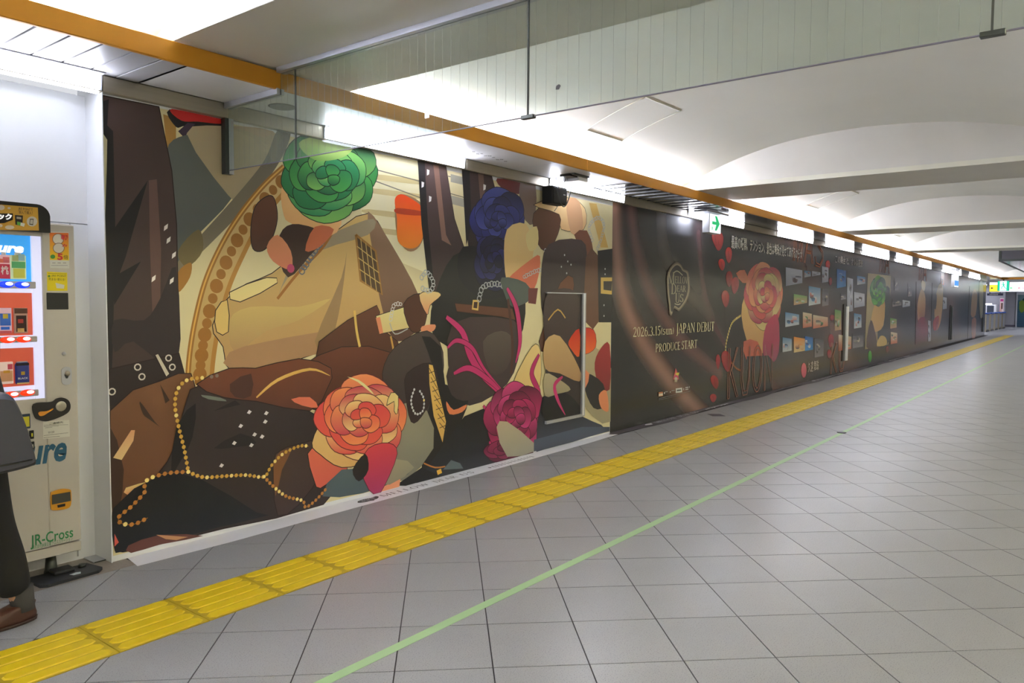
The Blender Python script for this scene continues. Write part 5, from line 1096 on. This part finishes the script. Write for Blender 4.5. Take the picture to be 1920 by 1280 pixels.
M_SKIN = mat('skin', (206, 160, 134), .5); M_TRO = mat('trouser_black', (30, 30, 32), .9, bump=.2, bscale=30); M_COAT = mat('coat_dark', (44, 45, 50), .7, bump=.25, bscale=14)
M_SOCK = mat('sock_grey', (72, 70, 70), .95, bump=.3, bscale=120); M_SHOE = mat('shoe_brown', (76, 46, 34), .45); M_BAG = mat('bag_leather', (66, 66, 76), .42, bump=.2, bscale=16)
hx = 1.10
pe = thing('person', 'person in dark coat, wide black trousers and brown shoes facing left by the vending machine', 'person', (1.15, -.47, 0))
yl, yr = -.50, -.34
J = [((hx, -.42, .92), .13), ((hx-.01, -.42, 1.08), .12), ((hx-.02, -.42, 1.24), .14), ((hx-.02, -.42, 1.36), .12), ((hx-.035, -.42, 1.45), .05), ((hx-.05, -.42, 1.52), .055), ((hx-.06, -.42, 1.60), .085), ((hx-.06, -.42, 1.66), .07),
     ((hx+.01, yl+.0, .86), .09), ((hx+.09, yl+.01, .48), .058), ((hx+.185, yl+.02, .09), .038), ((hx+.215, yl+.02, .045), .034), ((hx+.09, yl+.0, .025), .026), ((hx+.01, yl-.005, .02), .02),
     ((hx, yr, .86), .09), ((hx-.1, yr, .48), .058), ((hx-.13, yr, .09), .038), ((hx-.11, yr, .045), .034), ((hx-.23, yr, .025), .026), ((hx-.31, yr, .02), .02),
     ((hx-.01, -.60, 1.36), .055), ((hx-.02, -.62, 1.10), .042), ((hx-.18, -.60, .98), .033), ((hx-.23, -.59, .97), .03), ((hx-.01, -.24, 1.36), .055), ((hx+.03, -.20, 1.10), .042), ((hx-.10, -.22, .90), .033), ((hx-.14, -.22, .85), .03)]
Bn = [(0, 1), (1, 2), (2, 3), (3, 4), (4, 5), (5, 6), (6, 7), (0, 8), (8, 9), (9, 10), (10, 11), (11, 12), (12, 13), (0, 14), (14, 15), (15, 16), (16, 17), (17, 18), (18, 19), (3, 20), (20, 21), (21, 22), (22, 23), (3, 24), (24, 25), (25, 26), (26, 27)]
# five fingers on each hand, rooted in the palm
for (root_, side) in ((23, -1), (27, 1)):
    bx, by, bz = J[root_][0]
    for k in range(4):
        oy = (k-1.5)*.018; L_ = (.07, .078, .074, .06)[k]; i0 = len(J)
        J += [((bx-.02, by+oy, bz-.03), .0095), ((bx-.03-L_*.15, by+oy, bz-.03-L_*.45), .0085), ((bx-.028, by+oy, bz-.03-L_*.95), .007)]; Bn += [(root_, i0), (i0, i0+1), (i0+1, i0+2)]
    i0 = len(J); J += [((bx-.035, by-side*.02, bz+.0), .010), ((bx-.06, by-side*.026, bz-.03), .0085)]; Bn += [(root_, i0), (i0, i0+1)]
body = skin('body', J, Bn, M_SKIN, pe)
fx = hx-.06
part('hair', MB().ball((fx+.018, -.42, 1.655), 1, 16, (.105, .098, .095)).rings([(fx+.05, -.42, 1.55, .045, .075), (fx+.045, -.42, 1.66, .075, .095)], 14), mat('hair_black', (28, 24, 22), .5), pe)
for s_ in (-1, 1): part('eye', MB().ball((fx-.088, -.42+s_*.032, 1.625), .011, 8), mat('eye_dark', (30, 26, 26), .3), pe)
part('nose', MB().ball((fx-.1, -.42, 1.595), 1, 8, (.016, .012, .02)), M_SKIN, pe); part('mouth', MB().ball((fx-.09, -.42, 1.56), 1, 8, (.008, .022, .006)), mat('lip', (170, 96, 90), .5), pe)
skin('trousers', [((hx, -.42, .93), .15), ((hx+.02, yl, .84), .115), ((hx+.085, yl+.01, .48), .083), ((hx+.135, yl+.015, .30), .08), ((hx+.16, yl+.02, .125), .078), ((hx, yr, .84), .115), ((hx-.1, yr, .48), .083), ((hx-.13, yr, .125), .078)], [(0, 1), (1, 2), (2, 3), (3, 4), (0, 5), (5, 6), (6, 7)], M_TRO, pe)
ct = MB().rings([(hx+.0, -.42, .74, .185, .21), (hx+.0, -.42, .76, .19, .22), (hx, -.42, .95, .175, .205), (hx-.01, -.42, 1.12, .15, .19), (hx-.02, -.42, 1.28, .165, .21), (hx-.02, -.42, 1.39, .13, .18), (hx-.035, -.42, 1.45, .07, .08)], 24); part('coat', ct, M_COAT, pe)
for a_, b_, c_ in (((hx-.01, -.585, 1.36), (hx-.02, -.62, 1.10), (hx-.15, -.602, 1.0)), ((hx-.01, -.255, 1.36), (hx+.03, -.20, 1.10), (hx-.09, -.22, .92))): part('sleeve', MB().tube([a_, tuple((Vector(a_)+Vector(b_))/2), b_, tuple((Vector(b_)+Vector(c_))/2), c_], [.085, .072, .066, .058, .052], 12), M_COAT, pe)
for hx_, yy in ((hx+.185, yl+.02), (hx-.14, yr)):
    part('sock', MB().tube([(hx_+.012, yy, .055), (hx_+.004, yy, .16)], [.047, .05], 14), M_SOCK, pe)
    sh_ = part('shoe', MB().rings([(hx_-.075, yy, .012, .140, .048), (hx_-.075, yy, .03, .142, .05), (hx_-.07, yy, .05, .132, .046), (hx_-.03, yy, .068, .088, .042), (hx_+.005, yy, .085, .058, .04)], 20), M_SHOE, pe)
    part('sole', MB().rings([(hx_-.075, yy, .0005, .142, .05), (hx_-.075, yy, .014, .145, .052)], 20), mat('sole_brown', (58, 40, 34), .7), sh_)
bg = thing('shoulder_bag', 'dark grey leather shoulder bag hanging behind the person at the left edge', 'bag', (1.25, -.80, .7))
YB = -.80
out = [onY(u, v, YB) for u, v in ((-80, 742), (-30, 735), (8, 736), (22, 746), (38, 780), (50, 815), (60, 850), (62.5, 866), (56, 873), (25, 882), (-20, 892), (-90, 905))]
bmb = MB(); O = smooth([(q_[0], q_[2]) for q_ in out], 3); n = len(O); cxb = sum(a_ for a_, _ in O)/n; czb = sum(b_ for _, b_ in O)/n; vs = []
for y_, s_ in ((YB-.055, .86), (YB-.04, .95), (YB, 1.0), (YB+.05, 1.0), (YB+.075, .9)): vs += [(cxb+(a_-cxb)*s_, y_, czb+(b_-czb)*s_) for a_, b_ in O]
bmb.add(vs, [(j*n+i, j*n+(i+1) % n, (j+1)*n+(i+1) % n, (j+1)*n+i) for j in range(4) for i in range(n)], smooth=True); bmb.f.append(list(range(n))); bmb.f.append([4*n+i for i in range(n)][::-1])
part('body', bmb, M_BAG, bg)
part('base_seam', MB().tube([(q_[0], YB-.058, q_[2]) for q_ in (onY(50, 858, YB), onY(10, 866, YB), onY(-60, 880, YB))], .003, 5), M_BLACK, bg)
part('strap', MB().tube(smooth([(.95, YB+.01, .98), (.97, YB+.03, 1.2), (1.0, YB+.12, 1.40), (1.02, YB+.19, 1.45), (1.03, YB+.13, 1.38), (1.045, YB+.03, 1.15), (1.05, YB+.01, .98)], 4, False), .013, 8), M_BAG, bg)

# ============================================================ FAR END
fl_ = struct('wall_far', MB().box(60.2, 60.4, -9.1, 6, 0, 3.2), mat('far_wall', (176, 174, 180), .5))
for y0, z0 in [(y, z) for y in (.12, .92) for z in (.12, 1.30)]: part('wall_tile', MB().box(60.17, 60.2, y0+.006, y0+.794, z0+.006, z0+1.17), mat('far_tile', (190, 188, 196), .4), fl_)
struct('baseboard_far', MB().box(60.14, 60.2, .12, 6, 0, .12), mat('far_base', (110, 104, 120), .6))
struct('wall_side', MB().box(XE, 60.2, 5.8, 6, 0, 3.2), mat('far_wall'))
fc = part('far_ceiling', MB().box(XE+.5, 60.4, -9.1, 6, 2.74, 2.8), M_CEIL, ceil); part('far_header', MB().box(XE+.002, XE+.47, -9.1, .4, 2.74, 3.5), M_CEIL, ceil)
for k, x in enumerate((46, 51, 56)):
    for j, y in enumerate((-6, -2.2, 1.8)):
        t = thing('concourse_light', ['left', 'middle', 'right'][2-j]+' white ceiling panel in the concourse, row %s beyond the mural end' % ['one', 'two', 'three', 'four'][k], 'light', (x, y, 2.73), 'concourse ceiling lights')
        part('frame', MB().box(x-1.25, x+1.25, y-.35, y+.35, 2.725, 2.739), M_ALU, t); part('diffuser', MB().box(x-1.2, x+1.2, y-.3, y+.3, 2.718, 2.725), M_GLOWF, t)
# roller shutter with a leafy print
ro = thing('roller_shutter', 'teal roller shutter painted with a pale green tree in the far wall', 'shutter', (60.1, -2, 0))
part('guide', MB().box(60.05, 60.15, .03, .11, 0, 2.2), M_ALU, ro)
for k in range(24):
    z = .02+k*.087; t_ = k/23
    c = (int(44-10*t_), int(84+26*t_), int(112+10*t_)) if t_ < .75 else (110, 140, 150)
    pr = MB().box(60.08, 60.13, -4.2, .02, z, z+.08); part('slat', pr, mat('slat_%d' % (k//4), c, .45), ro)
bx_ = Print(0); bl = MB()
for cy_, cz_, ry_, rz_, c in ((-.22, 1.35, .16, .42, (120, 146, 50)), (-.16, 1.55, .1, .18, (150, 170, 60)), (-.5, 1.75, .28, .2, (36, 76, 70)), (-1.6, 1.6, .7, .35, (40, 80, 70))):
    bl.add([(60.076-.001*rz_, cy_+ry_*math.cos(i*pi/8), cz_+rz_*math.sin(i*pi/8)) for i in range(16)], [list(range(16))], rgb(*c))
part('tree_print', bl, M_PAPER, ro); part('shutter_box', MB().box(60.0, 60.15, -4.2, .11, 2.12, 2.5), M_ALU, ro)
# lit guide sign under the far fascia
XS = 43.2
gsn = thing('guide_sign', 'long lit white and yellow guide sign hanging across the far end', 'sign', (XS, -1.8, 2.3))
def S(u, v): q_ = onX(u, v, XS); return q_[1], q_[2]
ya, zt = S(1855, 528.5); yb, zb = S(1935, 547)
part('case', MB().bbox(XS, XS+.25, yb-.6, ya, zb, zt, .01, 1), M_ALU, gsn)
part('white_face', MB().box(XS-.01, XS, yb-.58, ya-.02, zb+.02, zt-.02), mat('sign_face', (244, 246, 250), .4, emit=(244, 246, 255), es=.6), gsn)
yy_ = S(1874, 540)[0]; part('yellow_face', MB().box(XS-.016, XS-.01, yy_, ya-.02, zb+.02, zt-.14), mat('sign_yellow', (244, 222, 60), .4, emit=(255, 226, 60), es=.45), gsn)
ar = MB(); y1, z1 = S(1857.5, 540); y2, _ = S(1862, 540); ar.prism([(y1, z1), (y1-.06, z1+.05), (y1-.06, z1+.02), (y2, z1+.02), (y2, z1-.02), (y1-.06, z1-.02), (y1-.06, z1-.05)], XS-.018, XS-.016, 'X'); part('arrow', ar, M_DARKM, gsn)
for k, c in enumerate(((120, 200, 150), (190, 200, 200), (226, 150, 160), (206, 180, 190))):
    y0, z0 = S(1893.5+k*7.5, 541.5); y9, z9 = S(1898+k*7.5, 538); part('line_mark', MB().bbox(XS-.015, XS-.0105, y9, y0, z0, z9, .002, 1), mat('line_%d' % k, c, .5, emit=c, es=.6), gsn)
ex = thing('far_exit_sign', 'green and white lit running-figure exit sign before the long guide sign', 'sign', (XS-.3, -.9, 2.4))
XQ = XS-.3
def S2(u, v): q_ = onX(u, v, XQ); return q_[1], q_[2]
ya, zt = S2(1870.5, 526.5); yb, zb = S2(1892, 545); ym0 = S2(1875, 530)[0]; ym1 = S2(1887.5, 530)[0]
part('case', MB().bbox(XQ, XQ+.12, yb, ya, zb, zt, .008, 1), M_DARKM, ex); gm = mat('sign_green'); part('stem', MB().box(XQ+.03, XQ+.09, (ya+yb)/2-.03, (ya+yb)/2+.03, zt, 2.74), M_DARKM, ex)
part('green_face', MB().box(XQ-.008, XQ, yb+.01, ya-.01, zb+.01, zt-.01), mat('exit_green', (20, 190, 160), .4, emit=(20, 200, 160), es=.4), ex); part('white_face', MB().box(XQ-.012, XQ-.008, ym1, ym0, zb+.02, zt-.01), mat('sign_face'), ex)
rm = MB(); yc_ = (ym0+ym1)/2; zc = (zb+zt)/2; X_ = XQ-.016
rm.ball((X_, yc_+.0, zc+.14), .035, 8, (.2, 1, 1)).tube([(X_, yc_, zc+.10), (X_, yc_-.02, zc)], .028, 6).tube([(X_, yc_-.02, zc), (X_, yc_+.06, zc-.06), (X_, yc_+.06, zc-.15)], .018, 6).tube([(X_, yc_-.02, zc), (X_, yc_-.07, zc-.08), (X_, yc_-.13, zc-.14)], .018, 6).tube([(X_, yc_+.09, zc+.04), (X_, yc_, zc+.08), (X_, yc_-.1, zc+.03)], .014, 6)
part('running_figure', rm, mat('exit_green'), ex)
# dark bulkhead hung below the vault at the right
bh = thing('ceiling_bulkhead', 'dark grey dropped ceiling box at the far right, mirror-like underneath', 'ceiling box', (27, -3, 2.8))
XB = 25.6; a = onX(1879, 470, XB); b = onX(1874, 488, XB)
part('front', MB().box(XB, XB+.06, -4.24, a[1], b[2]+.0, min(a[2], 3.1)), mat('bulkhead_grey', (84, 82, 90), .4), bh); part('lip', MB().box(XB-.05, XB+.0, -4.24, b[1], b[2]-.03, b[2]+.03), M_DARKM, bh)
part('side', MB().box(XB, 36, b[1]-.04, b[1]+.02, b[2]-.03, 3.0), M_DARKM, bh)
for k in range(5): part('mirror_panel', MB().box(XB+.02+k*2.07, XB+2.07+k*2.07, -4.2, b[1]-.05, b[2]-.02, b[2]-.005), mat('mirror_steel', (170, 172, 170), .12, metal=.9), bh)
# ticket gates beyond the mural end
gb = [onZ(u, v) for u, v in ((1849, 622), (1857, 620.5), (1866, 619), (1873, 617.5), (1879, 616.5))]
G0 = None; names = ['nearest', 'second', 'third', 'fourth', 'farthest']
for k, g_ in enumerate(gb):
    x, y = g_[0]+.7, (.52, .50, .48, .44, .40)[k]; x = (47.9, 49.9, 51.9, 53.6, 55.2)[k]; lb = names[k]+' blue-topped steel ticket gate beyond the mural end'
    t = thing('ticket_gate', lb, 'gate', (x, y, 0), 'ticket gates')
    for sx in (-.62, .62): part('leg', MB().bbox(x+sx-.05, x+sx+.05, y-.06, y+.06, 0, .95, .012, 1), M_STEEL, t)
    part('cabinet_side', MB().box(x-.6, x+.6, y-.045, y+.045, .12, .9), mat('gate_grey', (150, 150, 156), .35, metal=.3), t)
    part('blue_top', MB().bbox(x-.72, x+.72, y-.1, y+.1, .95, 1.02, .015, 2), mat('gate_blue', (50, 84, 170), .35), t); part('base', MB().box(x-.66, x+.66, y-.08, y+.08, 0, .06), M_BLACK, t)
# office window kiosk, poster, hanging board behind the gates
XK = 57.
def K(u, v): q_ = onX(u, v, XK); return q_[1], q_[2]
kb = thing('fare_machine', 'dark-fronted machine with white surround behind the ticket gates', 'machine', (XK, 1.8, 0)); y0, z1 = K(1849, 570); y1, z0 = K(1867, 592)
part('cabinet', MB().bbox(XK, XK+.5, K(1868, 570)[0], y0, 0, K(1860, 571)[1], .02, 1), M_WALLW, kb); part('screen', MB().box(XK-.02, XK, K(1863.5, 575)[0], y0-.05, K(1860, 592)[1], K(1860, 573)[1]), mat('screen_dark', (60, 68, 84), .25), kb); part('header', MB().box(XK-.06, XK, K(1860, 570)[0], y0+.1, K(1860, 571.5)[1], K(1860, 568.5)[1]), mat('sign_face'), kb)
po = thing('poster', 'tall pink and cream poster on the wall behind the gates', 'poster', (XK+1, .9, 1)); y0 = K(1872, 560)[0]; y1 = K(1879.5, 560)[0]; za = K(1875, 590.5)[1]; zb_ = K(1875, 558.5)[1]
part('sheet', MB().box(XK+1, XK+1.02, y1, y0, za, zb_), mat('poster_paper', (226, 206, 206), .5), po); sp_ = MB(); dz_ = zb_-za
for a_, b_, c_, d_, c in ((.1, .9, .8, .95, (190, 70, 140)), (.35, .75, .35, .72, (96, 60, 60)), (.15, .5, .2, .7, (220, 180, 160)), (.05, .7, .1, .17, (190, 90, 170)), (.02, .1, .0, .78, (214, 150, 190))):
    sp_.add([(XK+.995, y0+(y1-y0)*a_, za+dz_*c_), (XK+.995, y0+(y1-y0)*b_, za+dz_*c_), (XK+.995, y0+(y1-y0)*b_, za+dz_*d_), (XK+.995, y0+(y1-y0)*a_, za+dz_*d_)], [(0, 1, 2, 3)], rgb(*c))
part('poster_print', sp_, M_PAPER, po)
pw = struct('wall_partition', MB().box(XK+1.03, XK+1.2, K(1882, 560)[0], K(1845, 560)[0]+2, 0, 2.74), mat('partition_grey', (150, 150, 158), .4))
hb = thing('hanging_board', 'dark hanging signboard with white characters over the ticket gates', 'sign', (55, .8, 2.2)); XH = 55.
def HB(u, v): q_ = onX(u, v, XH); return q_[1], q_[2]
y0, z1 = HB(1850.5, 549.5); y1, z0 = HB(1880.5, 554); part('board', MB().bbox(XH, XH+.12, y1, y0, z0, z1, .01, 1), mat('board_navy', (60, 60, 84), .4), hb)
ht = MB(); a = HB(1855.5, 552.8); b = HB(1872, 550.6); put2d(ht, text2d('新幹線のりば'), lambda p_, q_, t: (XH-.01, p_, q_), a[0], b[0], a[1], b[1]) if False else [ht.box(XH-.01, XH, a[0]+(b[0]-a[0])*(k+.75)/6, a[0]+(b[0]-a[0])*k/6, a[1], b[1]) for k in range(6)]
part('characters', ht, mat('label_white'), hb, kind='stuff')
for yy in (y1+.15, y0-.15): part('rod', MB().box(XH+.04, XH+.08, yy-.02, yy+.02, z1, 2.74), M_DARKM, hb)
